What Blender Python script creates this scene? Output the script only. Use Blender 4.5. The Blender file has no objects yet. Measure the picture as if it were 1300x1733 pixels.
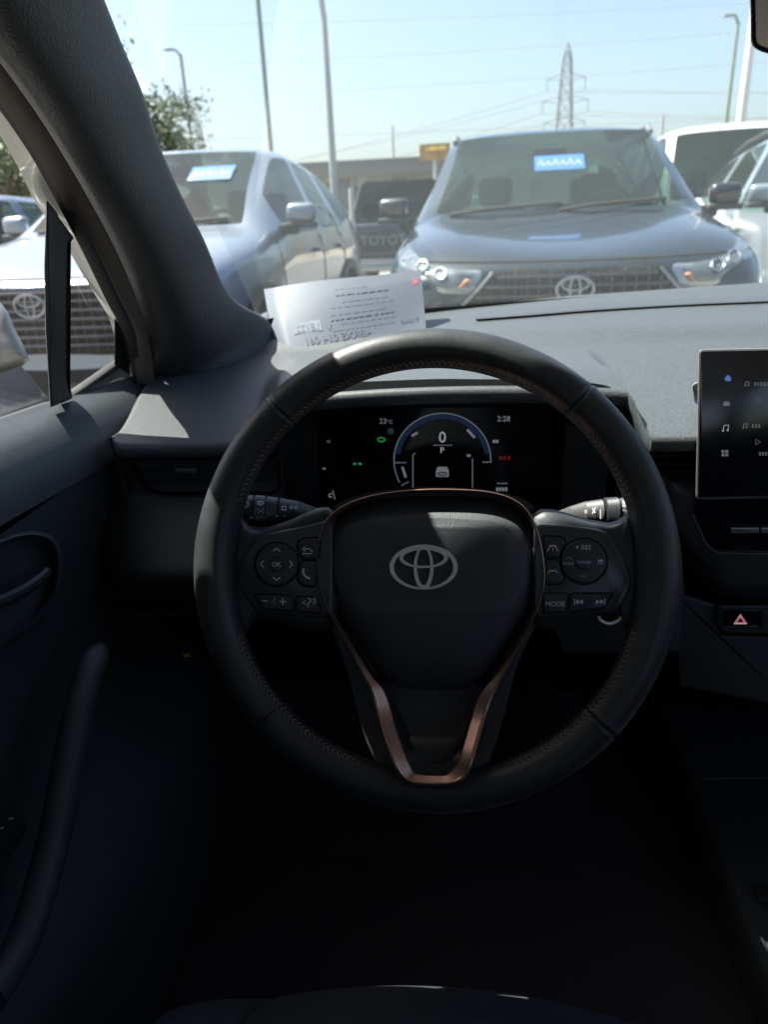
import bpy, bmesh, math, random
from mathutils import Vector as V, Matrix
from mathutils.bvhtree import BVHTree
R = math.radians
random.seed(7)
scene = bpy.context.scene
COL = scene.collection
# ------------------------------------------------------------ camera frame
F = 1220.0
EYE = V((0, 0, 1.16))
yaw, pit, rol = R(6), R(-22), R(2.5)
FW = V((-math.sin(yaw)*math.cos(pit), math.cos(yaw)*math.cos(pit), math.sin(pit)))
r0 = V((math.cos(yaw), math.sin(yaw), 0)); u0 = r0.cross(FW)
RT = r0*math.cos(rol) - u0*math.sin(rol)
UP = u0*math.cos(rol) + r0*math.sin(rol)
def ray(px, py): return FW + RT*((px-650)/F) - UP*((py-866.5)/F)
def at(px, py, x=None, y=None, z=None, d=None):
    r = ray(px, py)
    if x is not None: t = x/r.x
    elif y is not None: t = y/r.y
    elif z is not None: t = (z-EYE.z)/r.z
    else: t = d
    return EYE + r*t
# ------------------------------------------------------------ small maths
def sm(a, b, x):
    t = max(0, min(1, (x-a)/(b-a))); return t*t*(3-2*t)
def lerp(a, b, t): return a + (b-a)*t
def interp(tab, x):
    if x <= tab[0][0]: return tab[0][1]
    for (a, va), (b, vb) in zip(tab, tab[1:]):
        if x <= b: return lerp(va, vb, (x-a)/(b-a))
    return tab[-1][1]
def cr(pts, n=6, closed=True):
    "Catmull-Rom through points (tuples of any length)"
    out = []; N = len(pts); m = N if closed else N-1
    for i in range(m):
        if closed: p = [pts[(i+k-1) % N] for k in range(4)]
        else: p = [pts[max(0, min(N-1, i+k-1))] for k in range(4)]
        for j in range(n):
            t = j/n
            out.append(tuple(.5*(2*b+(c-a)*t+(2*a-5*b+4*c-d)*t*t+(3*b-3*c+d-a)*t**3) for a, b, c, d in zip(*p)))
    if not closed: out.append(tuple(pts[-1]))
    return out
def rpoly(pts, r=6, n=5):
    "polygon with rounded corners; r a number or a list"
    out = []; N = len(pts)
    for i in range(N):
        p = V(pts[i]); a = V(pts[i-1]); b = V(pts[(i+1) % N]); rr = r[i] if isinstance(r, (list, tuple)) else r
        da = a-p; db = b-p; k = min(rr, da.length*.49, db.length*.49)
        s = p+da.normalized()*k; e = p+db.normalized()*k
        for j in range(n+1):
            t = j/n; q = s*(1-t)**2 + p*2*t*(1-t) + e*t*t; out.append(tuple(q))
    return out
def inset(pts, d):
    N = len(pts); A = sum(pts[i-1][0]*pts[i][1]-pts[i][0]*pts[i-1][1] for i in range(N)); s = 1 if A > 0 else -1
    out = []
    for i in range(N):
        t = V(pts[(i+1) % N])-V(pts[i-1]); 
        if t.length < 1e-9: out.append(pts[i]); continue
        t.normalize(); out.append((pts[i][0]-t.y*s*d, pts[i][1]+t.x*s*d))
    return out
# ------------------------------------------------------------ mesh builder
class MB:
    def __init__(s): s.v = []; s.f = []; s.m = []
    def add(s, vs, fs, mi=0):
        o = len(s.v); s.v += [tuple(v) for v in vs]; s.f += [tuple(i+o for i in f) for f in fs]; s.m += [mi]*len(fs)
    def box(s, c, size, rot=None, mi=0, bev=0, seg=2):
        bm = bmesh.new(); bmesh.ops.create_cube(bm, size=1)
        for v in bm.verts: v.co = V((v.co.x*size[0], v.co.y*size[1], v.co.z*size[2]))
        if bev: bmesh.ops.bevel(bm, geom=bm.edges[:], offset=bev, segments=seg, affect='EDGES', profile=.5)
        M = Matrix.Translation(c) @ (rot.to_4x4() if rot else Matrix())
        s.bm(bm, M, mi)
    def bm(s, bm, M=Matrix(), mi=0):
        bm.verts.ensure_lookup_table(); bm.verts.index_update()
        s.add([M @ v.co for v in bm.verts], [[v.index for v in f.verts] for f in bm.faces], mi); bm.free()
    def grid(s, fn, nu, nv, mi=0, cu=False, cv=False):
        "fn(u,v) u,v in 0..1"
        U = nu if cu else nu+1; W = nv if cv else nv+1
        vs = [fn(i/nu, j/nv) for i in range(U) for j in range(W)]
        fs = [(i*W+j, ((i+1) % U)*W+j, ((i+1) % U)*W+(j+1) % W, i*W+(j+1) % W) for i in range(nu) for j in range(nv)]
        s.add(vs, fs, mi)
    def rings(s, rings, mi=0, cap0=True, cap1=True, closed=True):
        n = len(rings[0]); vs = [p for r in rings for p in r]; fs = []
        for i in range(len(rings)-1):
            for j in range(n if closed else n-1):
                k = (j+1) % n; fs.append((i*n+j, i*n+k, (i+1)*n+k, (i+1)*n+j))
        if cap0: fs.append(tuple(range(n))[::-1])
        if cap1: fs.append(tuple((len(rings)-1)*n+j for j in range(n)))
        s.add(vs, fs, mi)
    def tube(s, pts, r, n=8, mi=0, cap=True, closed=False):
        pts = [V(p) for p in pts]; N = len(pts); rings = []; up = V((0, 0, 1)); prev = None
        for i, p in enumerate(pts):
            if closed: t = pts[(i+1) % N]-pts[i-1]
            else: t = pts[min(i+1, N-1)]-pts[max(i-1, 0)]
            t.normalize()
            if prev is None: a = t.cross(V((0, 0, 1)) if abs(t.z) < .9 else V((1, 0, 0))).normalized()
            else: a = (prev-t*prev.dot(t)).normalized()
            prev = a; b = t.cross(a); rr = r[i] if isinstance(r, (list, tuple)) else r
            rings.append([p+(a*math.cos(k*2*math.pi/n)+b*math.sin(k*2*math.pi/n))*rr for k in range(n)])
        if closed: rings.append(rings[0]); cap = False
        s.rings(rings, mi, cap, cap)
    def plate(s, ol, mp, h0, h1, bev=0, bh=None, mi=0, mi2=None):
        "extruded outline; mp(x,y,h)->3D"
        bh = bev*.0005 if bh is None else bh
        rs = [[mp(x, y, h0) for x, y in ol], [mp(x, y, h1-bh) for x, y in ol]]
        if bev:
            rs.append([mp(x, y, h1-bh*.3) for x, y in inset(ol, bev*.35)]); rs.append([mp(x, y, h1) for x, y in inset(ol, bev)])
        s.rings(rs, mi, False, True)
        if mi2 is not None: s.m[-1] = mi2
    def dome(s, ol, mp, hf, nr=12, c=None, mi=0, back=None):
        "polar patch, hf(t,x,y) height, t=0 centre 1 edge"
        cx, cy = c or (sum(p[0] for p in ol)/len(ol), sum(p[1] for p in ol)/len(ol)); n = len(ol)
        vs = [mp(cx, cy, hf(0, cx, cy))]; fs = []
        for i in range(1, nr+1):
            t = math.sin(i/nr*math.pi/2)
            for x, y in ol:
                X = lerp(cx, x, t); Y = lerp(cy, y, t); vs.append(mp(X, Y, hf(t, X, Y)))
        if back is not None: vs += [mp(x, y, back) for x, y in ol]
        for j in range(n): fs.append((0, 1+j, 1+(j+1) % n))
        for i in range(nr-1 + (back is not None)):
            for j in range(n):
                k = (j+1) % n; fs.append((1+i*n+j, 1+(i+1)*n+j, 1+(i+1)*n+k, 1+i*n+k))
        s.add(vs, fs, mi)
    def strip(s, A, B, mi=0, closed=False):
        n = len(A); vs = list(A)+list(B); m = n if closed else n-1
        s.add(vs, [(j, (j+1) % n, n+(j+1) % n, n+j) for j in range(m)], mi)
    def stroke(s, pts, w, mp, h, mi=0, closed=False):
        "flat ribbon following 2D points"
        P = [V(p) for p in pts]; N = len(P); A = []; B = []
        for i in range(N):
            t = (P[(i+1) % N]-P[i-1]) if closed else (P[min(i+1, N-1)]-P[max(i-1, 0)])
            if t.length < 1e-9: t = V((1, 0))
            t.normalize(); nx, ny = -t.y*w/2, t.x*w/2
            A.append(mp(P[i].x+nx, P[i].y+ny, h)); B.append(mp(P[i].x-nx, P[i].y-ny, h))
        s.strip(A, B, mi, closed)
    def text(s, txt, x, y, size, mp, h, mi=0, align='CENTER', flip=False, bold=0):
        "2D lettering through mp; y axis of mp may point down (flip y)"
        vs, fs = text2d(txt, bold)
        if not vs: return
        xs = [v[0] for v in vs]; w = max(xs)+min(xs) if align == 'CENTER' else 0
        sg = -1 if flip else 1
        s.add([mp(x+sg*(vx-w/2)*size, y-vy*size, h) for vx, vy in vs], fs, mi)
    def build(s, name, mats, parent=None, ang=35, M=None, smooth=True, recalc=True):
        me = bpy.data.meshes.new(name); me.from_pydata(s.v, [], s.f)
        if not isinstance(mats, (list, tuple)): mats = [mats]
        for m in mats: me.materials.append(m)
        me.polygons.foreach_set('material_index', s.m)
        me.update()
        if recalc:
            bm = bmesh.new(); bm.from_mesh(me); bmesh.ops.recalc_face_normals(bm, faces=bm.faces[:]); bm.to_mesh(me); bm.free()
        if smooth:
            me.polygons.foreach_set('use_smooth', [True]*len(me.polygons)); me.set_sharp_from_angle(angle=R(ang))
        o = bpy.data.objects.new(name, me); COL.objects.link(o)
        if parent: o.parent = parent
        if M is not None: o.matrix_basis = M
        return o
_tc = {}
def text2d(txt, bold=0):
    if (txt, bold) in _tc: return _tc[(txt, bold)]
    cu = bpy.data.curves.new('lettering', 'FONT'); cu.body = txt; cu.size = 1; cu.resolution_u = 2; cu.offset = bold
    ob = bpy.data.objects.new('lettering', cu); COL.objects.link(ob)
    dg = bpy.context.evaluated_depsgraph_get(); dg.update()
    me = bpy.data.meshes.new_from_object(ob.evaluated_get(dg))
    r = ([(v.co.x, v.co.y) for v in me.vertices], [tuple(p.vertices) for p in me.polygons])
    bpy.data.objects.remove(ob); bpy.data.meshes.remove(me); bpy.data.curves.remove(cu)
    _tc[(txt, bold)] = r; return r
def empty(name, loc, rz=0, label=None, cat=None, group=None):
    o = bpy.data.objects.new(name, None); COL.objects.link(o); o.empty_display_size = .1
    o.location = loc; o.rotation_euler = (0, 0, rz); tag(o, label, cat, group); return o
def tag(o, label=None, cat=None, group=None, kind=None):
    if label: o['label'] = label
    if cat: o['category'] = cat
    if group: o['group'] = group
    if kind: o['kind'] = kind
    return o
def copy_tree(o, parent=None):
    c = o.copy(); COL.objects.link(c)
    if parent: c.parent = parent
    for ch in list(o.children): copy_tree(ch, c)
    return c
# ------------------------------------------------------------ materials
def mat(name, col, rough=.5, metal=0, spec=.5, bump=None, var=None, coat=0, emit=None, trans=None, sub=None, sheen=0):
    m = bpy.data.materials.new(name); m.use_nodes = True; nt = m.node_tree; b = nt.nodes['Principled BSDF']
    def N(t, **k):
        n = nt.nodes.new(t)
        for a, v in k.items(): setattr(n, a, v)
        return n
    c = (*col, 1) if len(col) == 3 else col
    b.inputs['Base Color'].default_value = c; b.inputs['Roughness'].default_value = rough
    b.inputs['Metallic'].default_value = metal; b.inputs['Specular IOR Level'].default_value = spec
    b.inputs['Coat Weight'].default_value = coat; b.inputs['Coat Roughness'].default_value = .05
    b.inputs['Sheen Weight'].default_value = sheen
    tc = N('ShaderNodeTexCoord')
    if var:                                     # (scale, amount, detail) mottled colour
        n = N('ShaderNodeTexNoise'); n.inputs['Scale'].default_value = var[0]; n.inputs['Detail'].default_value = var[2] if len(var) > 2 else 4
        nt.links.new(tc.outputs['Object'], n.inputs['Vector'])
        r = N('ShaderNodeMapRange'); r.inputs[1].default_value = .3; r.inputs[2].default_value = .7
        r.inputs[3].default_value = 1-var[1]; r.inputs[4].default_value = 1+var[1]
        nt.links.new(n.outputs['Fac'], r.inputs[0])
        mx = N('ShaderNodeVectorMath', operation='SCALE'); mx.inputs[0].default_value = c[:3]
        nt.links.new(r.outputs[0], mx.inputs['Scale']); nt.links.new(mx.outputs[0], b.inputs['Base Color'])
        rr = N('ShaderNodeMapRange'); rr.inputs[3].default_value = max(0, rough-.08); rr.inputs[4].default_value = min(1, rough+.08)
        nt.links.new(n.outputs['Fac'], rr.inputs[0]); nt.links.new(rr.outputs[0], b.inputs['Roughness'])
    if bump:                                    # list of (kind, scale, strength, distance)
        prev = None
        for kind, sc, st, di in bump:
            if kind == 'voronoi':
                n = N('ShaderNodeTexVoronoi', feature='SMOOTH_F1'); n.inputs['Scale'].default_value = sc; out = n.outputs['Distance']
            elif kind == 'wave':
                n = N('ShaderNodeTexWave'); n.inputs['Scale'].default_value = sc; n.inputs['Distortion'].default_value = 1; out = n.outputs['Fac']
            else:
                n = N('ShaderNodeTexNoise'); n.inputs['Scale'].default_value = sc; n.inputs['Detail'].default_value = 3; out = n.outputs['Fac']
            nt.links.new(tc.outputs['Object'], n.inputs['Vector'])
            bp = N('ShaderNodeBump'); bp.inputs['Strength'].default_value = st; bp.inputs['Distance'].default_value = di
            nt.links.new(out, bp.inputs['Height'])
            if prev: nt.links.new(prev.outputs[0], bp.inputs['Normal'])
            prev = bp
        nt.links.new(prev.outputs[0], b.inputs['Normal'])
    if emit:
        b.inputs['Emission Color'].default_value = (*emit[0], 1); b.inputs['Emission Strength'].default_value = emit[1]
    return m
def glass_mat(name, tint, refl=.5, dust=0, dustcol=(.7, .75, .75), dscale=6, spots=0, lo=.25):
    "thin pane: tinted see-through + mirror reflection + film of dust"
    m = bpy.data.materials.new(name); m.use_nodes = True; nt = m.node_tree; nt.nodes.clear(); L = nt.links.new
    out = nt.nodes.new('ShaderNodeOutputMaterial'); tr = nt.nodes.new('ShaderNodeBsdfTransparent'); tr.inputs[0].default_value = (*tint, 1)
    gl = nt.nodes.new('ShaderNodeBsdfGlossy'); gl.inputs['Roughness'].default_value = .02
    lw = nt.nodes.new('ShaderNodeFresnel'); lw.inputs[0].default_value = 1.5
    mu = nt.nodes.new('ShaderNodeMath'); mu.operation = 'MULTIPLY'; mu.inputs[1].default_value = refl; L(lw.outputs[0], mu.inputs[0])
    mx = nt.nodes.new('ShaderNodeMixShader'); L(mu.outputs[0], mx.inputs[0]); L(tr.outputs[0], mx.inputs[1]); L(gl.outputs[0], mx.inputs[2]); last = mx
    if dust:
        tc = nt.nodes.new('ShaderNodeTexCoord')
        n = nt.nodes.new('ShaderNodeTexNoise'); n.inputs['Scale'].default_value = dscale; n.inputs['Detail'].default_value = 5; L(tc.outputs['Object'], n.inputs['Vector'])
        r = nt.nodes.new('ShaderNodeMapRange'); r.inputs[1].default_value = .3; r.inputs[2].default_value = .75; r.inputs[3].default_value = dust*lo; r.inputs[4].default_value = dust; L(n.outputs['Fac'], r.inputs[0]); fac = r.outputs[0]
        if spots:
            v = nt.nodes.new('ShaderNodeTexVoronoi'); v.inputs['Scale'].default_value = spots; L(tc.outputs['Object'], v.inputs['Vector'])
            v2 = nt.nodes.new('ShaderNodeTexNoise'); v2.inputs['Scale'].default_value = 5; v2.inputs['Detail'].default_value = 2; L(tc.outputs['Object'], v2.inputs['Vector'])
            th = nt.nodes.new('ShaderNodeMapRange'); th.inputs[1].default_value = .45; th.inputs[2].default_value = .75; th.inputs[3].default_value = 0; th.inputs[4].default_value = .19; L(v2.outputs['Fac'], th.inputs[0])
            lt = nt.nodes.new('ShaderNodeMath'); lt.operation = 'LESS_THAN'; L(v.outputs['Distance'], lt.inputs[0]); L(th.outputs[0], lt.inputs[1])
            ms = nt.nodes.new('ShaderNodeMath'); ms.operation = 'MULTIPLY'; ms.inputs[1].default_value = .13; L(lt.outputs[0], ms.inputs[0])
            ad = nt.nodes.new('ShaderNodeMath'); ad.operation = 'ADD'; L(ms.outputs[0], ad.inputs[0]); L(r.outputs[0], ad.inputs[1]); fac = ad.outputs[0]
        df = nt.nodes.new('ShaderNodeBsdfDiffuse'); df.inputs[0].default_value = (*dustcol, 1)
        tl = nt.nodes.new('ShaderNodeBsdfTranslucent'); tl.inputs[0].default_value = (*dustcol, 1)
        a = nt.nodes.new('ShaderNodeMixShader'); a.inputs[0].default_value = .6; L(df.outputs[0], a.inputs[1]); L(tl.outputs[0], a.inputs[2])
        m2 = nt.nodes.new('ShaderNodeMixShader'); L(fac, m2.inputs[0]); L(last.outputs[0], m2.inputs[1]); L(a.outputs[0], m2.inputs[2]); last = m2
    L(last.outputs[0], out.inputs[0]); return m
def lamp_mat(name, col, strength): return mat(name, (.01, .01, .01), .4, emit=(col, strength))
GR = [('voronoi', 850, .35, .0006), ('noise', 2200, .25, .0004)]
M = {}
M['dash'] = mat('dash_grained_plastic', (.039, .045, .050), .52, spec=.5, bump=GR, var=(560, .45, 3))
M['plastic'] = mat('dark_grained_plastic', (.034, .040, .047), .55, bump=GR, var=(700, .12, 2))
M['pillar'] = mat('pillar_grained_plastic', (.029, .031, .035), .55, bump=[('voronoi', 420, .5, .0012), ('noise', 900, .3, .0006)], var=(500, .1, 2))
M['satin'] = mat('satin_black_plastic', (.014, .016, .019), .42, spec=.4)
M['panel'] = mat('switch_panel_plastic', (.040, .045, .052), .34, bump=[('noise', 3000, .1, .0002)])
M['button'] = mat('button_rubber', (.026, .030, .036), .42)
M['gloss'] = mat('gloss_black', (.006, .007, .009), .08, coat=.4)
M['screen'] = mat('screen_glass', (.006, .007, .010), .13, spec=.7, var=(14, .5, 3))
M['black'] = mat('matt_black', (.006, .006, .007), .75, spec=.2)
M['leather'] = mat('rim_leather', (.024, .027, .031), .46, spec=.45, bump=[('voronoi', 1100, .22, .0005), ('noise', 260, .10, .0006)], var=(60, .12, 3))
M['airbag'] = mat('airbag_grained_vinyl', (.038, .042, .048), .5, bump=[('voronoi', 1300, .5, .0006), ('noise', 1500, .3, .0005)])
M['airbag_smooth'] = mat('spoke_soft_plastic', (.018, .021, .025), .45)
M['copper'] = mat('bronze_trim', (.42, .25, .19), .34, metal=.9, bump=[('noise', 1500, .05, .0002)])
M['chrome'] = mat('satin_chrome', (.80, .80, .79), .30, metal=.25)
M['silver'] = mat('silver_trim', (.35, .36, .38), .35, metal=.8)
M['thread'] = mat('tan_thread', (.30, .20, .14), .8)
M['mark'] = mat('white_marking', (.55, .58, .62), .6)
M['markdim'] = mat('grey_marking', (.22, .24, .26), .6)
M['rubber'] = mat('seal_rubber', (.012, .012, .013), .6)
M['flock'] = mat('brown_weatherstrip', (.085, .068, .058), .8, bump=[('noise', 1800, .4, .0006)])
M['doorpl'] = mat('door_grained_plastic', (.038, .045, .052), .55, bump=GR, var=(600, .12, 2))
M['fabric'] = mat('seat_fabric', (.034, .039, .050), .9, spec=.2, bump=[('voronoi', 260, .6, .0016), ('noise', 1800, .5, .0008)], sheen=0)
M['carpet'] = mat('floor_carpet', (.022, .022, .025), .95, bump=[('noise', 900, .9, .003)])
M['liner'] = mat('headliner_cloth', (.62, .61, .58), .9)
M['paper'] = mat('paper_sheet', (.115, .135, .175), .6, var=(9, .10, 3))
b = M['paper'].node_tree; pn = b.nodes['Principled BSDF']; pn.inputs['Transmission Weight'].default_value = 0
_o = [n for n in b.nodes if n.type == 'OUTPUT_MATERIAL'][0]; _t = b.nodes.new('ShaderNodeBsdfTranslucent'); _t.inputs[0].default_value = (.22, .24, .28, 1)
_m = b.nodes.new('ShaderNodeMixShader'); _m.inputs[0].default_value = .3; b.links.new(pn.outputs[0], _m.inputs[1]); b.links.new(_t.outputs[0], _m.inputs[2]); b.links.new(_m.outputs[0], _o.inputs[0])
M['ink'] = mat('printed_ink', (.06, .07, .10), .7)
M['redink'] = mat('red_ink', (.75, .06, .10), .7)
M['windshield'] = glass_mat('dusty_windshield', (.90, .96, .945), .15, .021, (.75, .86, .86), 4, spots=210, lo=.5)
M['sideglass'] = glass_mat('side_window_glass', (.92, .95, .94), .15, .010, (.75, .75, .72), 7, spots=110)
M['mirrorglass'] = mat('mirror_glass', (.8, .8, .8), .02, metal=1)
E_ = {}
E_['white'] = lamp_mat('display_white', (.75, .82, .9), .08)
E_['dim'] = lamp_mat('display_dim', (.55, .62, .7), .05)
E_['blue'] = lamp_mat('display_blue', (.06, .13, .35), .022)
E_['blue2'] = lamp_mat('display_blue_icon', (.12, .22, .65), .14)
E_['green'] = lamp_mat('display_green', (.02, .55, .12), .10)
E_['red'] = lamp_mat('display_red', (.7, .05, .04), .025)
E_['arc'] = lamp_mat('display_arc', (.45, .6, .8), .038)
E_['hazard'] = lamp_mat('hazard_red', (.75, .32, .38), .16)
# ------------------------------------------------------------ OUR CAR (one thing)
car = empty('car', (0, 0, 0), 0, 'dark car interior seen from the driving seat, steering wheel and dashboard filling the foreground', 'car')
# ---- steering wheel: its own frame
wc = at(741, 965, d=.558); ta = R(23)
WX = V((1, 0, 0)); WY = V((0, math.sin(ta), math.cos(ta))); WN = V((0, -math.cos(ta), math.sin(ta)))
WM = Matrix.Translation(wc) @ Matrix((WX, WY, WN)).transposed().to_4x4()
def WL(px, py, h=0):
    r = ray(px, py); t = ((wc+WN*h-EYE).dot(WN))/r.dot(WN); p = EYE+r*t-wc; return V((p.dot(WX), p.dot(WY), h))
RC = V((-.0058, .0007, 0)); RR = .1718; rr = .0152
def rimpt(a, phi, r, extra=0):
    er = V((math.cos(a), math.sin(a), 0)); return RC + er*(RR+(r+extra)*math.cos(phi)) + V((0, 0, (r+extra)*1.05*math.sin(phi)))
seam = []
for p in ((478, 697), (985, 671), (453, 1212), (1020, 1225)):
    q = WL(*p)-RC; seam.append(math.atan2(q.y, q.x))
mb = MB(); NS = 900
def rimr(a):
    r = rr
    for s in seam:
        d = abs((a-s+math.pi) % (2*math.pi)-math.pi)*RR
        if d < .006: r -= .0013*math.exp(-(d/.0009)**2); r += .0004*math.exp(-((d-.0032)/.0014)**2)
    d9 = min(abs((a+.05) % (2*math.pi)), abs((a-math.pi)), 2*math.pi-abs(a)); r += .0012*math.exp(-(d9/.35)**2)
    return r
def rf(u, v):
    a = u*2*math.pi; ph = v*2*math.pi; r = rimr(a)
    if math.sin(ph) > 0: r -= .0005*math.exp(-((ph-R(152))/.05)**2)
    return rimpt(a, ph, r)
mb.grid(rf, NS, 28, cu=True, cv=True)
wheel = mb.build('steering_wheel', M['leather'], car, ang=60, M=WM)
# stitching
def ang(px, py): q = WL(px, py)-RC; return math.atan2(q.y, q.x)
def stitches(a0, a1):
    mb = MB(); n = int(abs(a1-a0)*(RR-rr)/.0042)
    for i in range(n):
        a = lerp(a0, a1, (i+.5)/n); da = .0016/(RR-rr)
        for sg in (-1, 1):
            p0 = rimpt(a-da*.9, R(152), rr, .0003); p1 = rimpt(a+da*.5, R(152+sg*7), rr, .0006); p2 = rimpt(a+da*1.1, R(152+sg*11), rr, .0001)
            mb.tube([p0, p1, p2], [.00022, .0004, .0002], 5)
    mb.build('stitching', M['thread'], wheel)
stitches(ang(410, 850), ang(1064, 852)); 
a0 = ang(418, 1070); a1 = ang(622, 1262)
if a0 > 0: a0 -= 2*math.pi
stitches(a0, a1); stitches(ang(860, 1268), ang(1055, 1060))
# side spokes in leather + switch panels
for nm, ol in (('L', [(372, 838), (398, 852), (412, 878), (436, 896), (480, 884), (568, 868), (568, 1058), (450, 1048), (428, 1054), (416, 1076), (410, 1100), (376, 1110), (362, 1000), (362, 920)]),
               ('R', [(1108, 828), (1074, 846), (1062, 868), (1034, 884), (1000, 880), (900, 872), (900, 1052), (1000, 1044), (1044, 1040), (1058, 1058), (1064, 1092), (1100, 1104), (1116, 1000), (1118, 910)])):
    mb = MB(); o2 = cr(ol, 5)
    mb.dome(o2, WL, lambda t, x, y: -.016+.0135*math.sqrt(max(0, 1-t**5)), 10, back=-.034)
    mb.build('spoke', M['leather'], wheel, ang=70)
PAN = {'L': [(398, 970), (405, 948), (428, 915), (446, 904), (500, 893), (564, 878), (564, 1046), (500, 1042), (440, 1036), (424, 1026), (402, 996)],
       'R': [(904, 884), (980, 890), (1018, 896), (1036, 906), (1052, 932), (1070, 970), (1071, 992), (1052, 1028), (1034, 1037), (980, 1041), (904, 1046)]}
HP = -.001
for s in 'LR':
    mb = MB(); ol = rpoly(PAN[s], 14, 5)
    mb.plate(ol, WL, -.02, HP, 7, .003)
    p = mb.build('switch_panel', M['panel'], wheel, ang=30)
def button(ol, bev=3, hb=.0014, marks=None, mats=None):
    mb = MB(); ol = list(ol)
    # dark gap round the button, then the raised key
    mb.plate([(x, y) for x, y in inset(ol, -2.6)], WL, HP-.001, HP+.0002, 0, 0, mi=1)
    mb.plate(ol, WL, HP-.001, HP+hb, bev, .0007, mi=0)
    if marks: marks(mb, HP+hb+.00012)
    return mb.build('button', [M['button'], M['black'], M['mark'], M['markdim'], M['silver']], wheel, ang=30)
def circ(cx, cy, r, n=40, ry=None): return [(cx+r*math.cos(i*2*math.pi/n), cy+(ry or r)*math.sin(i*2*math.pi/n)) for i in range(n)]
def marksDL(mb, h):
    for dx, dy in ((0, -1), (0, 1), (1, 0), (-1, 0)):
        c = V((468+dx*25, 955+dy*25)); pd = V((-dy, dx))
        pts = [c-V((dx, dy))*3+pd*6, c+V((dx, dy))*2, c-V((dx, dy))*3-pd*6]; mb.stroke([tuple(p) for p in pts], 2.0, WL, h, 2)
button(circ(468, 955, 36), 4, .0016, marksDL)
button(circ(468, 955, 13.5), 3, .0034, lambda mb, h: mb.text('OK', 468, 959, 11, WL, h, 2, bold=.01))
def mk_back(mb, h):
    mb.stroke([(513, 929), (524, 929), (528, 933), (526, 937), (512, 937)], 1.8, WL, h, 2); mb.stroke([(517, 925), (512, 929), (517, 933)], 1.8, WL, h, 2)
button(rpoly([(503, 918), (516, 911), (542, 911), (538, 946), (510, 946), (505, 935)], 6), 3, .0012, mk_back)
def mk_ph(mb, h): mb.stroke(cr([(514, 962), (513, 969), (518, 976), (525, 979)], 4, False), 3.2, WL, h, 2)
button(rpoly([(509, 950), (536, 950), (534, 992), (516, 992), (503, 982)], 6), 3, .0012, mk_ph)
def mk_vol(mb, h):
    mb.stroke([(443, 1017), (453, 1017)], 2.2, WL, h, 2); mb.stroke([(473, 1018), (484, 1018)], 2.2, WL, h, 2); mb.stroke([(478.5, 1012.5), (478.5, 1023.5)], 2.2, WL, h, 2)
    mb.stroke([(466, 1013), (462, 1015.5), (462, 1019.5), (466, 1022)], 2, WL, h, 3)
button(rpoly([(430, 1006), (494, 1009), (497, 1034), (446, 1030)], 5), 3, .0012, mk_vol)
def mk_vo(mb, h):
    mb.stroke(cr([(521, 1012), (526, 1016), (521, 1023), (522, 1028)], 4, False), 2, WL, h, 2)
    mb.stroke([(517, 1017), (512, 1020), (517, 1023)], 1.4, WL, h, 2)
    for k in (0, 3.5): mb.stroke(cr([(529+k, 1012-k*.5), (531+k, 1017), (529+k, 1022+k*.5)], 3, False), 1.2, WL, h, 2)
button(rpoly([(501, 1010), (536, 1012), (542, 1037), (503, 1035)], 5), 3, .0012, mk_vo)
def mk_l1(mb, h):
    for k in (-9, 9): mb.stroke([(936+k*.35, 922), (936+k, 933)], 1.6, WL, h, 2)
    mb.stroke([(930, 924), (942, 924)], 2.6, WL, h, 2); mb.stroke([(936, 927), (936, 933)], 1.3, WL, h, 2)
button(rpoly([(921, 908), (950, 909), (958, 916), (948, 934), (946, 944), (924, 943)], 6), 3, .0012, mk_l1)
def mk_l2(mb, h): mb.stroke([(928, 970), (932, 964)], 1.6, WL, h, 2); mb.stroke([(944, 970), (940, 964)], 1.6, WL, h, 2); mb.stroke([(933, 966), (939, 966)], 2.4, WL, h, 2)
button(rpoly([(925, 948), (945, 948), (949, 968), (956, 980), (948, 988), (924, 988)], 6), 3, .0012, mk_l2)
def mk_cr(mb, h):
    mb.text('+ RES', 988, 930, 11, WL, h, 2, bold=.01); mb.text('MODE', 963, 956, 6.5, WL, h, 2); mb.stroke([(983, 975), (993, 975)], 1.8, WL, h, 3)
    mb.stroke(cr([(957, 948), (963, 943), (969, 948)], 4, False), 1.4, WL, h, 3); mb.stroke([(1013, 949), (1021, 949)], 4, WL, h, 2)
    mb.stroke([(1012, 953.5), (1022, 953.5)], 1.2, WL, h, 2)
button(circ(989, 950, 38), 4, .0016, mk_cr)
button(circ(989, 951, 13.5), 3, .0034, lambda mb, h: mb.text('CANCEL', 989, 953.5, 6.4, WL, h, 2))
button(rpoly([(920, 1005), (961, 1005), (957, 1035), (921, 1037)], 4), 3, .0012, lambda mb, h: mb.text('MODE', 940, 1026, 11.5, WL, h, 2))
def mk_tr(mb, h):
    for cx, sg in ((981, -1), (1016, 1)):
        for k in (-4, 3): mb.add([WL(cx+k-sg*3, 1014, h), WL(cx+k+sg*3.5, 1018.5, h), WL(cx+k-sg*3, 1023, h)], [(0, 1, 2)], 2)
        mb.stroke([(cx+sg*8, 1013.5), (cx+sg*8, 1023.5)], 1.6, WL, h, 2)
button(rpoly([(967, 1005), (1037, 1005), (1020, 1030), (964, 1035)], 5), 3, .0012, mk_tr)
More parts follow.
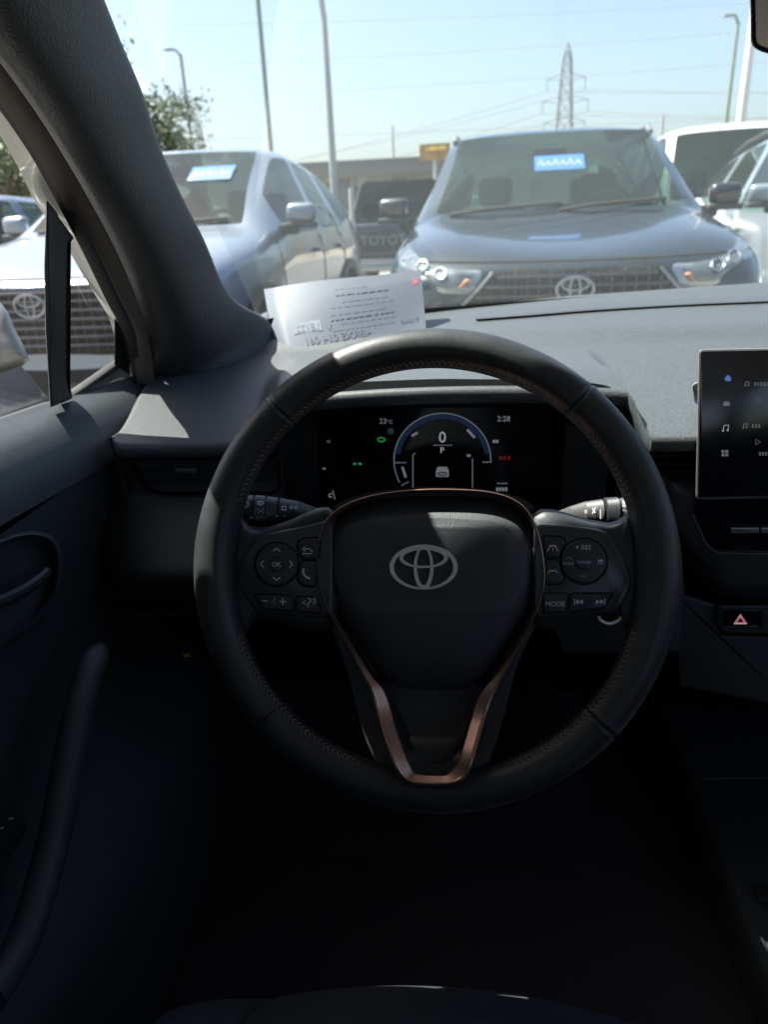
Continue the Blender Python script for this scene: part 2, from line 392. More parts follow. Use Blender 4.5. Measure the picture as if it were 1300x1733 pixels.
# lower spoke (dark shell behind the bronze trim)
def HL(y): return .0225*sm(1190, 1300, y)
low = cr([(548, 1010), (572, 1090), (592, 1150), (612, 1230), (636, 1290), (656, 1318), (690, 1336), (786, 1335), (814, 1314), (836, 1270), (856, 1200), (878, 1120), (925, 1010), (925, 900), (880, 842), (740, 824), (600, 840), (545, 890)], 5)
mb = MB(); mb.dome(low, WL, lambda t, x, y: -.0225+.0015*(1-t**4)+HL(y)-.002*sm(1190, 1300, y), 12, c=(740, 1090), back=-.05)
mb.build('lower_spoke', M['airbag_smooth'], wheel)
# recessed infill seen inside the bronze U
mb = MB()
mb.dome(rpoly([(640, 1150), (836, 1150), (798, 1286), (776, 1314), (701, 1314), (681, 1286)], [4, 4, 8, 22, 22, 8], 6), WL, lambda t, x, y: -.012+HL(y)*.95-.024*(1-t**4)*(1-.75*sm(1215, 1290, y)), 12, c=(738, 1230))
mb.dome(rpoly([(690, 1243), (782, 1243), (768, 1300), (704, 1300)], 14), WL, lambda t, x, y: -.0185+.0022*(1-t**3)+HL(y), 6)
mb.build('spoke_infill', M['satin'], wheel)
O = [(740, 827), (830, 832), (882, 852), (909, 892), (921, 945), (923, 985), (912, 1030), (880, 1095), (850, 1148), (835, 1180), (816, 1240), (801, 1293), (789, 1317), (765, 1328), (738, 1330), (712, 1329), (688, 1324), (672, 1308), (662, 1285), (645, 1235), (627, 1172), (615, 1148), (588, 1097), (552, 1030), (538, 985), (535, 940), (545, 890), (570, 862), (610, 843), (665, 832)]
I = [(740, 832), (828, 837), (876, 857), (902, 894), (914, 945), (916, 985), (904, 1028), (872, 1090), (838, 1142), (811, 1178), (791, 1238), (777, 1286), (768, 1301), (757, 1311), (738, 1312), (716, 1311), (701, 1307), (694, 1295), (687, 1280), (671, 1233), (652, 1172), (628, 1142), (597, 1092), (560, 1028), (545, 985), (542, 940), (552, 893), (577, 867), (613, 849), (666, 837)]
Oc = cr(O, 6); Ic = cr(I, 6)
mb = MB()
lines = []
for k, hh in ((0, -.024), (0, -.0015), (.08, .0000), (.22, .0003), (.32, -.0006), (.92, -.0045), (1, -.0055), (1, -.022)):
    lines.append([WL(lerp(a[0], b_[0], k), lerp(a[1], b_[1], k), hh+HL(lerp(a[1], b_[1], k))*.92) for a, b_ in zip(Oc, Ic)])
for A, B in zip(lines, lines[1:]): mb.strip(A, B, 0, True)
mb.build('bronze_trim', M['copper'], wheel, ang=40)
# airbag cover
HO = cr([(740, 837), (820, 841), (868, 858), (896, 894), (908, 945), (909, 985), (897, 1025), (866, 1085), (834, 1135), (814, 1157), (790, 1168), (740, 1171), (682, 1168), (657, 1157), (636, 1135), (604, 1085), (568, 1025), (551, 980), (549, 940), (559, 893), (584, 866), (619, 849), (667, 840)], 9)
PL = rpoly([(566, 940), (572, 905), (612, 890), (740, 880), (838, 886), (872, 905), (880, 940), (874, 1000), (846, 1028), (740, 1031), (606, 1029), (578, 1000)], 26, 5)
PLv = [V(p) for p in PL]
def sdist(x, y):
    p = V((x, y)); best = 1e9
    for i in range(0, len(PLv)):
        a = PLv[i-1]; b2 = PLv[i]; ab = b2-a; L2 = ab.length_squared
        if L2 < 1e-6: continue
        t = max(0, min(1, (p-a).dot(ab)/L2)); best = min(best, (p-a-ab*t).length)
    return best
def inside(x, y):
    c = False
    for i in range(len(PL)):
        (x0, y0), (x1, y1) = PL[i-1], PL[i]
        if (y0 > y) != (y1 > y) and x < (x1-x0)*(y-y0)/(y1-y0)+x0: c = not c
    return c
def hub(t, x, y):
    h = .0035-.017*t**9
    h -= .0105*max(0, (893-y)/52)**1.15
    h -= .010*max(0, (y-1030)/140)**1.3
    d = sdist(x, y)
    ins = inside(x, y)
    if d < 12: h -= .0006*math.exp(-(d/2.0)**2)
    if ins: h -= .0009*sm(0, 5, d)
    if y > 1000 or y < 930: pass
    return h
mb = MB(); mb.dome(HO, WL, hub, 70, c=(735, 985), back=-.022)
cover = mb.build('airbag_cover', M['airbag'], wheel, ang=70)
mb = MB()
def HB(x, y, h): return WL(x, y, hub(.7, x, y)+h)
mb.text('SRS AIRBAG', 736, 1154, 10, HB, .0003)
mb.text('o', 728, 1143, 13, HB, .0003)
mb.build('airbag_lettering', M['satin'], cover)
# emblem: three ellipses
mb = MB()
def ell(cx, cy, a, b2, wa, wb, hh=.0042, n=64, wt=0):
    rs = [[], [], [], []]
    for i in range(n):
        t = i*2*math.pi/n; c, s = math.cos(t), math.sin(t); w = wa*c*c+wb*s*s+wt*max(0, s)
        for k, (f, h2) in enumerate(((.5, -.001), (.35, hh-.0002), (-.35, hh-.0002), (-.5, -.001))):
            rs[k].append(WL(cx+(a+w*f)*c, cy+(b2+w*f)*s, .0028+h2*.55))
    for A, B in zip(rs, rs[1:]): mb.strip(A, B, 0, True)
ell(717, 960, 54, 36, 9, 5)
ell(717, 944, 38, 15.5, 8, 4.5, .0052)
ell(717, 960, 14, 34, 6.5, 4.5, .0058, wt=4)
mb.build('emblem', M['chrome'], cover, ang=30)
# steering column behind the wheel
mb = MB(); cp = [wc-WN*d for d in (.045, .08, .15, .30)]
rings = []
for p, sx, sy in zip(cp, (.052, .085, .09, .10), (.05, .062, .07, .08)):
    rings.append([p+WX*(math.cos(i*math.pi/16)*sx)+WY*(math.sin(i*math.pi/16)*sy-.01) for i in range(32)])
mb.rings(rings); column = mb.build('steering_column', M['satin'], car)
# stalks
def stalk(ctrl, mts, marks, name):
    mb = MB(); rings = []; 
    ax = V((1, 0, 0))
    for px, y0, y1, dep, mi in ctrl:
        c = at(px, (y0+y1)/2, d=dep); r = (y1-y0)/2*dep/F; rings.append(([c+(UP*math.cos(i*math.pi/14)*1.0+FW*math.sin(i*math.pi/14)*.9)*r for i in range(28)], mi))
    for (A, m0), (B, m1) in zip(rings, rings[1:]): mb.rings([A, B], m0, False, False)
    mb.rings([rings[0][0]], 0, True, False); mb.rings([rings[-1][0]], 0, True, False)
    def sp(x, y, h):
        k = max(ctrl, key=lambda c: -abs(c[0]-x)); return at(x, y, d=interp(sorted([(c[0], c[3]-(c[2]-c[1])/2*c[3]/F*math.sqrt(max(.05, 1-((y-(c[1]+c[2])/2)/((c[2]-c[1])/2))**2))*.9) for c in ctrl]), x)-.0006)
    marks(mb, sp)
    mb.build(name, mts, column, ang=30)
def mL(mb, sp):
    mb.stroke(circ(416, 853, 3.6, 10), 1.6, sp, 0, 2, True)
    for k in range(8):
        a = k*math.pi/4; mb.stroke([(416+5.5*math.cos(a), 853+5.5*math.sin(a)), (416+8*math.cos(a), 853+8*math.sin(a))], 1.5, sp, 0, 2)
    mb.stroke(cr([(440, 848), (446, 851), (440, 855)], 3, True), 1.6, sp, 0, 2, True)
    for k in range(3): mb.stroke([(434, 849+k*2.6), (438, 849+k*2.6)], 1.1, sp, 0, 2)
    mb.stroke([(436, 861), (441, 865), (436, 868)], 1.4, sp, 0, 3); mb.stroke([(446, 861), (441, 865), (446, 868)], 1.4, sp, 0, 3)
    mb.text('AUTO', 441, 879, 7, sp, 0, 3); mb.stroke([(423, 876), (429, 876)], 2, sp, 0, 2)
    mb.stroke(rpoly([(477, 857), (484, 857), (484, 863), (477, 863)], 1.5, 2), 1.5, sp, 0, 2, True); mb.text('o', 481, 875, 10, sp, 0, 3); mb.stroke([(466, 873), (471, 873)], 2, sp, 0, 2)
    for cx in (493, 501): mb.stroke([(cx-3, 859), (cx, 856), (cx+3, 859), (cx, 862)], 1.4, sp, 0, 2, True)
stalk([(404, 850, 876, .60, 0), (407, 842, 884, .60, 0), (412, 838, 889, .60, 0), (429, 838, 891, .602, 0), (431, 840, 889, .602, 1), (433, 838, 892, .602, 0), (449, 839, 892, .606, 0), (451, 841, 890, .606, 1), (453, 840, 892, .607, 0), (471, 842, 893, .611, 0), (473, 844, 891, .612, 1), (475, 843, 893, .612, 0), (505, 848, 893, .62, 0), (530, 857, 890, .63, 0), (550, 866, 889, .64, 0), (585, 872, 886, .66, 0)],
      [M['satin'], M['black'], M['mark'], M['markdim']], mL, 'light_stalk')
def mR(mb, sp):
    mb.text('0', 992, 869, 9, sp, 0, 3); mb.text('0', 992, 880, 9, sp, 0, 3)
    mb.stroke([(1003, 860), (1008, 868)], 1.4, sp, 0, 3); mb.stroke([(1009, 858), (1003, 869)], 1.4, sp, 0, 3); mb.stroke([(1017, 862), (1017, 878)], 2, sp, 0, 3)
    for k in range(3): mb.stroke([(1054, 856+k*8), (1061, 856+k*8)], 1.2, sp, 0, 3)
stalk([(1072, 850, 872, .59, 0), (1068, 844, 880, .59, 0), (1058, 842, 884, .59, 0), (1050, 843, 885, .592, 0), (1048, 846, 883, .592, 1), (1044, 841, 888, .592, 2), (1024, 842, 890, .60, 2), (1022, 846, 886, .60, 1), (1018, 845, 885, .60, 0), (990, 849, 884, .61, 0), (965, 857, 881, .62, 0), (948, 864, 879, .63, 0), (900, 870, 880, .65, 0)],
      [mat('wiper_stalk_sunlit_grey', (.05, .05, .05), .45, bump=[('noise', 1500, .1, .0003)]), M['black'], M['satin'], M['mark']], mR, 'wiper_stalk')  # lighter than the left stalk: its sunlit tone is put into the colour
# ------------------------------------------------------------ dashboard
def win(x): return sm(-.215, -.185, x)*(1-sm(.178, .190, x))
def ynear(x): return .70 + .045*win(x)
ZT = [(.60, .950), (.70, .955), (.72, .958), (.87, .972), (1.0, .988), (1.03, .991), (1.065, 1.005), (1.25, 1.018), (1.45, 1.03), (1.7, 1.035)]
def dz(x, y):
    z = interp(ZT, y); f = win(x)*(1-sm(.78, 1.02, y))
    return z+.036*f*(1 - .25*((x)/.2)**2)
YW = [(-.45, 1.04), (-.30, 1.085), (-.2, 1.15), (-.046, 1.229), (.2, 1.33), (.56, 1.408), (.8, 1.40), (1.0, 1.25), (1.12, 1.12)]
def xl(y): return -.366-.038*sm(.70, .93, y)-.0*y
mb = MB(); 
NX, NY = 300, 44
ss = [i/NX for i in range(NX+1)]
edge = [(.10, -.020), (.012, -.0185), (-.002, -.016), (-.0045, -.012), (-.0045, -.006), (-.003, -.002)]
vs = []; 
for s in ss:
    s2 = s**1.25
    x0 = lerp(-.366, 1.12, s2); dd = x0+.366
    yn = ynear(x0)+.022*(1-min(1, dd/.022))**2.2
    col = []
    for dy, dzz in edge: col.append(V((x0, yn+(dy if dy > .05 else dy), dz(x0, yn)+dzz)))
    for j in range(NY+1):
        y = lerp(yn, interp(YW, x0)+.012, (j/NY)**1.15); x = x0+(xl(y)+.366)*(1-sm(0, .5, s)); col.append(V((x, y, dz(x0, y)-.006*(1-min(1, dd/.008))**2)))
    vs += col
n = NY+1+len(edge); fs = [(i*n+j, (i+1)*n+j, (i+1)*n+j+1, i*n+j+1) for i in range(NX) for j in range(n-1)]
mb.add(vs, fs)
# left end skirt
mb.add([V(v) for v in vs[:n]]+[V(v)-V((-.004, 0, .12)) for v in vs[:n]], [(j, j+1, n+j+1, n+j) for j in range(n-1)])
dash = mb.build('dashboard', M['dash'], car, ang=40)
# defroster strip far ahead
mb = MB()
A = [(805, 528), (900, 521), (1000, 514), (1150, 506), (1320, 499)]; B = [(806, 540), (900, 533), (1000, 525), (1150, 516), (1320, 509)]
def ond(px, py, h=0):
    p = at(px, py, z=1.01)
    for _ in range(6): p = at(px, py, z=dz(p.x, min(p.y, 1.6))+h)
    return p
mb.strip([ond(*p, .004) for p in cr(A, 5, False)], [ond(*p, .004) for p in cr(B, 5, False)])
mb.tube([ond(x, y, .002) for x, y in cr(B, 5, False)], .0022, 6, 1)
mb.build('defroster_grille', [M['plastic'], M['black']], dash)
# deep inner carcass behind everything
mb = MB()
mb.box((.36, .90, .80), (1.50, .03, .27)); mb.box((.36, 1.0, .72), (1.50, .25, .02))
mb.build('dash_carcass', M['black'], dash)
# binnacle shroud and display
def Y(y): return lambda px, py, h=0: at(px, py, y=y-h)
fo = rpoly([(466, 706), (486, 680), (560, 662), (740, 655), (960, 657), (1030, 666), (1060, 690), (1050, 800), (1030, 940), (740, 990), (470, 950), (455, 800)], [14, 20, 30, 30, 30, 30, 14, 30, 40, 40, 40, 40], 5)
bo = rpoly([(534, 718), (552, 702), (600, 694), (740, 690), (900, 690), (945, 694), (972, 716), (974, 830), (952, 880), (740, 900), (560, 890), (543, 860)], [10, 14, 30, 30, 30, 30, 20, 30, 30, 40, 30, 20], 5)
mb = MB()
mb.rings([[at(x, y, y=.752) for x, y in inset(fo, -14)], [at(x, y, y=.749) for x, y in fo], [at(x, y, y=.757) for x, y in inset(fo, 5)], [at(x, y, y=.812) for x, y in inset(bo, -6)], [at(x, y, y=.815) for x, y in bo]], 0, False, False)
mb.build('binnacle_shroud', M['satin'], dash, ang=50)
mb = MB(); DP = .822
mb.plate(inset(bo, -8), lambda x, y, h: at(x, y, y=DP+.012-h), 0, .012, 0)
disp = mb.build('instrument_display', M['screen'], dash)
mb = MB(); DM = [E_['white'], E_['dim'], E_['blue'], E_['green'], E_['red'], E_['arc'], M['black']]
def fl(name):
    global mb
    mb.build(name, DM, disp, recalc=False); mb = MB()
def D(x, y, h=0): return at(x, y, y=DP-.0004-h)
C = V((749, 779)); 
def arc(r, a0, a1, w, mi, ry=1, n=40): mb.stroke([(C.x+r*math.cos(R(lerp(a0, a1, i/n))), C.y-ry*r*math.sin(R(lerp(a0, a1, i/n)))) for i in range(n+1)], w, D, 0 if mi else .0001, mi)
arc(82, -2, 180, 2.2, 5, .97); arc(76, 8, 172, 7, 2, .97); arc(82, 180, 208, 1.8, 5, .97)
mb.stroke([(817, 782), (832, 782)], 2, D, 0, 5); mb.stroke([(668, 783), (688, 783)], 1.6, D, 0, 5)
mb.stroke([(692, 815), (679, 822)], 1.6, D, 0, 5); mb.stroke([(681, 790), (687, 808)], 4, D, 0, 1)
mb.stroke([(697, 738), (707, 732)], 4, D, 0, 1); mb.stroke([(791, 727), (804, 741)], 4.5, D, 0, 1); fl('power_gauge')
mb.text('0', 749, 749, 27, D, 0, 0); mb.stroke([(733, 753.5), (766, 753.5)], 1, D, 0, 1); fl('speed_readout')
mb.text('P', 749, 767, 14.5, D, 0, 0); fl('gear_readout')
mb.stroke([(699, 826), (699, 770), (703, 767)], 1.4, D, 0, 1); fl('lane_line'); mb.stroke([(800, 826), (800, 776)], 1.4, D, 0, 1); mb.stroke([(790, 771), (797, 771)], 4, D, 0, 1); fl('lane_line')
mb.text('23', 648, 717, 13, D, 0, 1); mb.text('°C', 660, 717, 9, D, 0, 1); fl('temperature_readout'); mb.text('2:28', 853, 713, 13, D, 0, 1, bold=.01); fl('clock_readout')
mb.text('H', 556, 750, 8, D, 0, 1); fl('gauge_letter'); mb.text('C', 559, 842, 10, D, 0, 0); fl('gauge_letter'); mb.stroke([(546, 793), (551, 793)], 3, D, 0, 1); fl('gauge_pointer'); mb.stroke([(563, 830), (567, 845)], 1.5, D, 0, 1); fl('coolant_gauge')
mb.stroke(cr([(639, 744), (642, 741), (648, 741), (652, 744), (648, 747), (642, 747)], 3), 1.8, D, 0, 3, True); fl('indicator_lamp')
mb.stroke([(598, 785), (603, 785)], 3, D, 0, 3); mb.stroke([(607, 785), (612, 785)], 3.5, D, 0, 3); fl('indicator_lamp')
mb.stroke([(834, 747), (844, 747)], 5, D, 0, 1); fl('fuel_icon')
for k in range(3): mb.stroke([(845+k*7, 775), (850+k*7, 775)], 6, D, 0, 4)
fl('warning_lamp')
for k in range(4): mb.stroke([(842+k*4.6, 818), (845+k*4.6, 818)], 2, D, 0, 1); mb.stroke([(840+k*5, 828), (844+k*5, 828)], 6, D, 0, 1)
fl('range_readout')
mb.plate(rpoly([(738, 797), (741, 790), (757, 790), (760, 797), (760, 807), (738, 807)], 2, 3), D, 0, .0001, 0, mi=1)
mb.stroke(circ(749, 802, 8, 14, 2.4), 2, D, .0003, 6, True)
fl('car_icon')
mb = MB(); mb.dome(circ(661, 730, 6, 16), D, lambda t, x, y: .004*math.sqrt(max(0, 1-t*t)), 5); mb.build('trip_knob', mat('display_knob', (.5, .55, .62), .4), disp)
# left fascia: vent band
mb = MB()
mb.box((-.30, .755, .925), (.24, .03, .05)); mb.box((.30, .765, .91), (.27, .02, .09)); mb.box((.62, .765, .9), (1.0, .02, .1))
mb.box((-.23, .80, .86), (.09, .06, .2), bev=.01)
mb.build('fascia_band', M['satin'], dash)
mb = MB(); vo = rpoly([(222, 776), (470, 776), (470, 832), (262, 832), (240, 820)], [8, 8, 8, 18, 14], 4)
mb.rings([[at(x, y, y=.728) for x, y in inset(vo, -4)], [at(x, y, y=.724) for x, y in inset(vo, -2)], [at(x, y, y=.727) for x, y in vo], [at(x, y, y=.739) for x, y in inset(vo, 2)]], 0, False, True)
mb.stroke([(226, 797), (300, 797), (470, 796)], 3, lambda x, y, h: at(x, y, y=.731-h), 0, 1)
mb.stroke([(232, 813), (470, 812)], 2.2, lambda x, y, h: at(x, y, y=.733-h), 0, 1)
mb.plate(rpoly([(296, 793), (332, 793), (332, 801), (296, 801)], 2), Y(.730), 0, .004, 1, mi=2)
mb.build('air_vent', [M['black'], M['satin'], M['silver']], dash)
mb = MB()
for k, yy in enumerate((768, 782, 796)): mb.plate(rpoly([(1082, yy), (1182, yy-1), (1182, yy+6), (1086+k*3, yy+7)], 2), Y(.742), 0, .012, 2)
mb.build('air_vent', M['satin'], dash)
# lower left bulging panel
lo = rpoly([(194, 778), (300, 776), (480, 776), (480, 842), (480, 1000), (420, 1000), (330, 1003), (322, 1012), (232, 1014), (180, 1003), (160, 960), (153, 905), (164, 845)], [12, 4, 4, 4, 10, 20, 8, 8, 24, 24, 30, 30, 24], 5)
mb = MB()
mb.dome(lo, Y(.735), lambda t, x, y: .068*(1-t**6)**.7*(max(0, min(1, (y-836)/140))**.9)-.016*max(0, (y-985)/30)**1.5, 16, c=(320, 920), back=-.04)
mb.build('lower_trim_panel', M['dash'], dash, ang=60)
mb = MB()
mb.plate(rpoly([(170, 1000), (322, 1006), (326, 1044), (216, 1047), (182, 1030)], [10, 6, 10, 20, 14], 4), Y(.735), 0, .028, 3, .004)
mb.plate(rpoly([(186, 1008), (312, 1012), (312, 1034), (210, 1037), (192, 1026)], 6, 3), Y(.735), .02, .0286, 1, mi=1)
mb.build('storage_tray', [M['plastic'], M['black']], dash, ang=30)
mb = MB()
mb.grid(lambda u, v: V((lerp(-.40, 1.1, u), lerp(.745, 1.0, v)+.01*math.sin(u*9), lerp(.80, .42, v))), 20, 8)
mb.build('knee_panel', M['black'], dash)
mb = MB(); mb.plate(rpoly([(309, 1106), (322, 1106), (322, 1112), (309, 1112)], 1, 2), Y(.745), 0, .006, 1, mi=0); mb.plate(rpoly([(309, 1114), (323, 1114), (323, 1121), (309, 1121)], 1, 2), Y(.745), 0, .006, 1, mi=1)
mb.build('bonnet_release_label', [mat('yellow_sticker', (.75, .68, .06), .6), M['panel']], dash)
# dash panel right of the column with start button
mb = MB()
mb.plate(rpoly([(900, 900), (1150, 900), (1160, 1000), (1150, 1104), (952, 1104), (930, 1050)], 12, 4), Y(.72), -.03, 0, 6, .004)
mb.plate(rpoly([(1140, 1000), (1216, 1024), (1216, 1074), (1350, 1078), (1350, 1200), (1150, 1160)], 8, 4), Y(.735), -.03, 0, 5, .004)
sp_ = mb.build('column_side_panel', M['plastic'], dash, ang=30)
mb = MB(); mb.tube([at(1032+20*math.cos(i*math.pi/18), 1038+17*math.sin(i*math.pi/18), y=.712) for i in range(36)], .0018, 8, 0, closed=True)
mb.plate(circ(1032, 1038, 18, 24, 15), Y(.716), -.004, .003, 2, mi=1)
mb.build('start_button', [M['chrome'], M['gloss']], sp_, ang=40)
# centre stack
mb = MB()
cs = rpoly([(1118, 800), (1350, 800), (1350, 1024), (1216, 1020), (1196, 1004), (1152, 936), (1132, 880)], [20, 4, 4, 10, 12, 30, 20], 5)
mb.dome(cs, Y(.755), lambda t, x, y: .042*(1-t**6)-.00022*max(0, y-930), 12, c=(1260, 920), back=-.03)
mb.build('centre_stack_trim', M['plastic'], dash, ang=60)
mb = MB()
mb.plate(rpoly([(1216, 1024), (1350, 1024), (1350, 1074), (1226, 1070), (1216, 1060)], [5, 3, 3, 8, 8], 4), Y(.735), -.03, .010, 4, .003)
hz = mb.build('switch_housing', M['plastic'], dash, ang=30)
mb = MB()
mb.plate(rpoly([(1226, 1032), (1286, 1032), (1286, 1062), (1226, 1062)], 2), Y(.725), -.005, .003, 2)
T_ = lambda x, y, h=0: at(x, y, y=.7218-h)
mb.stroke([(1254, 1040.5), (1264.5, 1055.5), (1243.5, 1055.5)], 3.0, T_, 0, 1, True); mb.stroke([(1254, 1044), (1261, 1054), (1247, 1054)], 2.2, T_, 0, 1, True)
mb.build('hazard_button', [M['gloss'], E_['hazard']], hz)
mb = MB(); mb.plate(rpoly([(1290, 1032), (1350, 1033), (1350, 1063), (1290, 1062)], 2), Y(.725), -.005, .003, 2); mb.build('blank_switch', M['panel'], hz)
# screen base + touchscreen
mb = MB()
sb = rpoly([(1176, 830), (1350, 830), (1350, 936), (1216, 934), (1199, 922), (1176, 876)], [4, 4, 4, 14, 12, 6], 5)
mb.plate(sb, Y(.722), -.03, .012, 3, .002)
base = mb.build('screen_base', M['gloss'], dash, ang=30)
mb = MB(); mb.stroke(rpoly([(1174, 872), (1198, 924), (1216, 936), (1350, 938)], [0.1, 14, 10, .1], 5), 2.2, lambda x, y, h: at(x, y, y=.7085), 0); 
mb.plate(rpoly([(1237, 893), (1286, 893), (1286, 902), (1238, 902)], 2), Y(.710), 0, .004, 1.5); mb.plate(rpoly([(1289, 893), (1350, 893), (1350, 902), (1289, 902)], 2), Y(.710), 0, .004, 1.5)
mb.build('silver_keys', M['silver'], base)
SW = lambda px, py, h=0: (lambda r: EYE+r*((V((.36, .700, .95))-EYE-V((-.10, -.97, .2))*0+V((0, 0, 0))).dot(SN)/r.dot(SN)+h/ r.dot(SN)*-1))(ray(px, py))
SN = V((.0, -.985, .17)).normalized()*-1
def SW(px, py, h=0):
    r = ray(px, py); P0 = V((.36, .678, .95)); return EYE+r*((P0-SN*h-EYE).dot(SN)/r.dot(SN))
mb = MB()
so = rpoly([(1183, 591), (1560, 584), (1560, 838), (1178, 846)], 9, 6)
mb.plate(so, SW, -.011, 0, 3, .0015, mi=1)
ts = mb.build('touchscreen', [M['silver'], mat('screen_edge_metal', (.30, .30, .30), .3, metal=.7)], dash, ang=30)
mb = MB(); mb.plate(inset(so, 4), SW, -.002, .0008, .6, .0002); mb.build('screen_panel', M['screen'], ts)
mb = MB(); S2 = lambda x, y, h=0: SW(x, y, .0011+h)
mb.add([S2(1227, 640), S2(1233, 634), S2(1239, 640), S2(1237, 645), S2(1229, 645)], [(0, 1, 2, 3, 4)], 2)
mb.add([S2(1224, 684), S2(1227, 679.5), S2(1234, 679.5), S2(1237, 684), S2(1235, 687), S2(1226, 687)], [(0, 1, 2, 3, 4, 5)], 1)
def note(x, y, s=1, mi=0): mb.stroke([(x-4*s, y+4*s), (x-3*s, y-5*s), (x+5*s, y-6*s), (x+4*s, y+3*s)], 1.5, S2, 0, mi); mb.stroke([(x-6*s, y+4*s), (x-3*s, y+4*s)], 3, S2, 0, mi); mb.stroke([(x+2*s, y+3*s), (x+5*s, y+3*s)], 3, S2, 0, mi)
note(1229, 725)
for i in (0, 1):
    for j in (0, 1): mb.stroke([(1222+i*6.5, 764+j*6), (1227+i*6.5, 764+j*6)], 4.6, S2, 0, 1)
note(1265, 650, .7, 1); note(1262, 721, .7, 1)
for yy, x0, nn in ((650, 1277, 5), (721, 1273, 3), (768, 1285, 4)):
    for k in range(nn):
        for q in (-2.2, 0, 2.2): mb.stroke([(x0+k*5.4, yy+q), (x0+k*5.4+4, yy+q)], .9, S2, 0, 1)
        mb.stroke([(x0+k*5.4+2, yy-3), (x0+k*5.4+2, yy+3)], .9, S2, 0, 1)
for yy in (677, 748): mb.stroke([(1280, yy-4.5), (1288, yy), (1280, yy+4.5)], 1.3, S2, 0, 1, True)
mb.build('screen_icons', [E_['white'], lamp_mat('icon_grey', (.6, .65, .7), .04), E_['blue2']], ts, recalc=False)
mb = MB(); mb.plate(rpoly([(1171, 650), (1200, 640), (1200, 690), (1176, 684)], 8), Y(.745), -.02, 0, 3); mb.build('screen_mount', M['silver'], dash)
def atw(px, py, off=0):       # the side window plane leans inward towards the roof
    r = ray(px, py); t = (-.425+off+(EYE.z-.98)*.20)/(r.x-.20*r.z); return EYE+r*t
# ------------------------------------------------------------ windscreen pillar
TT = [0, .12, .25, .38, .5, .62, .74, .86, .95, 1.0]
rightE = [(120, -130), (175, 0), (205, 75), (240, 158), (271, 252), (308, 335), (345, 408), (376, 482), (404, 515), (455, 546), (464, 590), (470, 660)]
rightY = [.60, .68, .72, .76, .81, .86, .91, .97, 1.01, 1.07, 1.06, 1.04]
leftE = [(-95, -30), (-20, 72), (28, 135), (72, 198), (112, 262), (152, 330), (196, 412), (234, 500), (256, 575), (268, 648), (274, 668), (280, 730)]
mb = MB(); rows = []
prof = [(-.14, .0, -.05), (-.05, .0, -.018), (-.03, 0, -.010), (-.005, 0, -.003), (.01, 0, .004), (.05, .0, .014), (.14, 0, .031), (.28, 0, .044), (.42, 0, .048), (.56, 0, .043), (.72, 0, .030), (.88, 0, .013), (.97, 0, .002), (1.0, 0, -.004), (1.02, 0, -.02)]
L3 = []; R3 = []
for (rx, ry), yy, (lx, ly) in zip(rightE, rightY, leftE):
    R3.append(at(rx, ry, y=yy)); L3.append(atw(lx, ly, .030))
Rc = [V(p) for p in cr([tuple(p) for p in R3], 8, False)]; Lc = [V(p) for p in cr([tuple(p) for p in L3], 8, False)]
for a, b_ in zip(Lc, Rc):
    mid = (a+b_)/2; to = (EYE-mid).normalized()
    rows.append([a.lerp(b_, k)+to*h for k, _, h in prof])
mb.rings([[V(p) for p in r] for r in rows], 0, False, False, closed=False)
pil = mb.build('windshield_pillar', M['pillar'], car, ang=60)
def resamp(P_, n): return [V(p) for p in (P_[min(len(P_)-1, int(i*(len(P_)-1)/n+.5))] for i in range(n+1))]
_sl = [(-100, -14), (-32, 81), (12, 139), (56, 202), (96, 265), (136, 336), (180, 420), (218, 505), (244, 577), (256, 660), (262, 720)]
mb = MB(); q1 = resamp([atw(x, y, .012) for x, y in cr(_sl, 8, False)], 60); q2 = resamp(Lc, 60); q3 = resamp(Rc, 60)
mb.rings([[a+V((-.012, 0, 0)), a, b_.lerp(c_, .12)+(b_-EYE).normalized()*.02, b_.lerp(c_, .45)+(b_-EYE).normalized()*.035] for a, b_, c_ in zip(q1, q2, q3)], 0, False, False, closed=False)
mb.build('pillar_light_stop', M['rubber'], pil)  # backing strip added behind the pillar seam to stop sun leaking through
# seal, weatherstrip, outer frame: ribbons beside the pillar, all real tubes/strips
def band(A, B, xa, xb, name, m, depth=.012, par=None, bul=.003):
    mb = MB(); a3 = [atw(x, y, xa+.425) for x, y in cr(A, 5, False)]; b3 = [atw(x, y, xb+.425) for x, y in cr(B, 5, False)]
    ext = V((-1, 0, 0))*depth; rs = []
    for a, b_ in zip(a3, b3):
        md = (a+b_)/2+V((bul, 0, 0)); q1 = a.lerp(b_, .2)+V((bul*.7, 0, 0)); q3 = a.lerp(b_, .8)+V((bul*.7, 0, 0)); rs.append([a+ext, a, q1, md, q3, b_, b_+ext])
    mb.rings(rs, 0, False, False, closed=True); return mb.build(name, m, par or car, ang=60)
lineA = [(-100, -20), (-24, 76), (24, 139), (68, 202), (108, 266), (148, 334), (192, 416), (230, 504), (252, 580), (262, 655)]      # pillar seam
lineB = [(-120, 0), (-40, 86), (0, 140), (44, 202), (84, 264), (124, 338), (168, 424), (206, 506), (236, 570), (247, 650)]         # brown strip left edge
lineC = [(-125, 6), (-46, 94), (-6, 146), (38, 207), (78, 270), (117, 344), (160, 430), (198, 512), (228, 572), (240, 650)]         # thin black line
lineD = [(-150, 34), (-64, 120), (-22, 172), (20, 226), (52, 284), (80, 342), (122, 402), (160, 470), (196, 530), (206, 560)]       # inner edge of outer frame / glass
doorT = tag(empty('driver_door', (0, 0, 0)), None, None); doorT.parent = car
band(lineB, lineA, -.398, -.392, 'weatherstrip', M['flock'], par=doorT)
band(lineC, lineB, -.404, -.400, 'window_seal', M['rubber'], par=doorT, bul=.001)
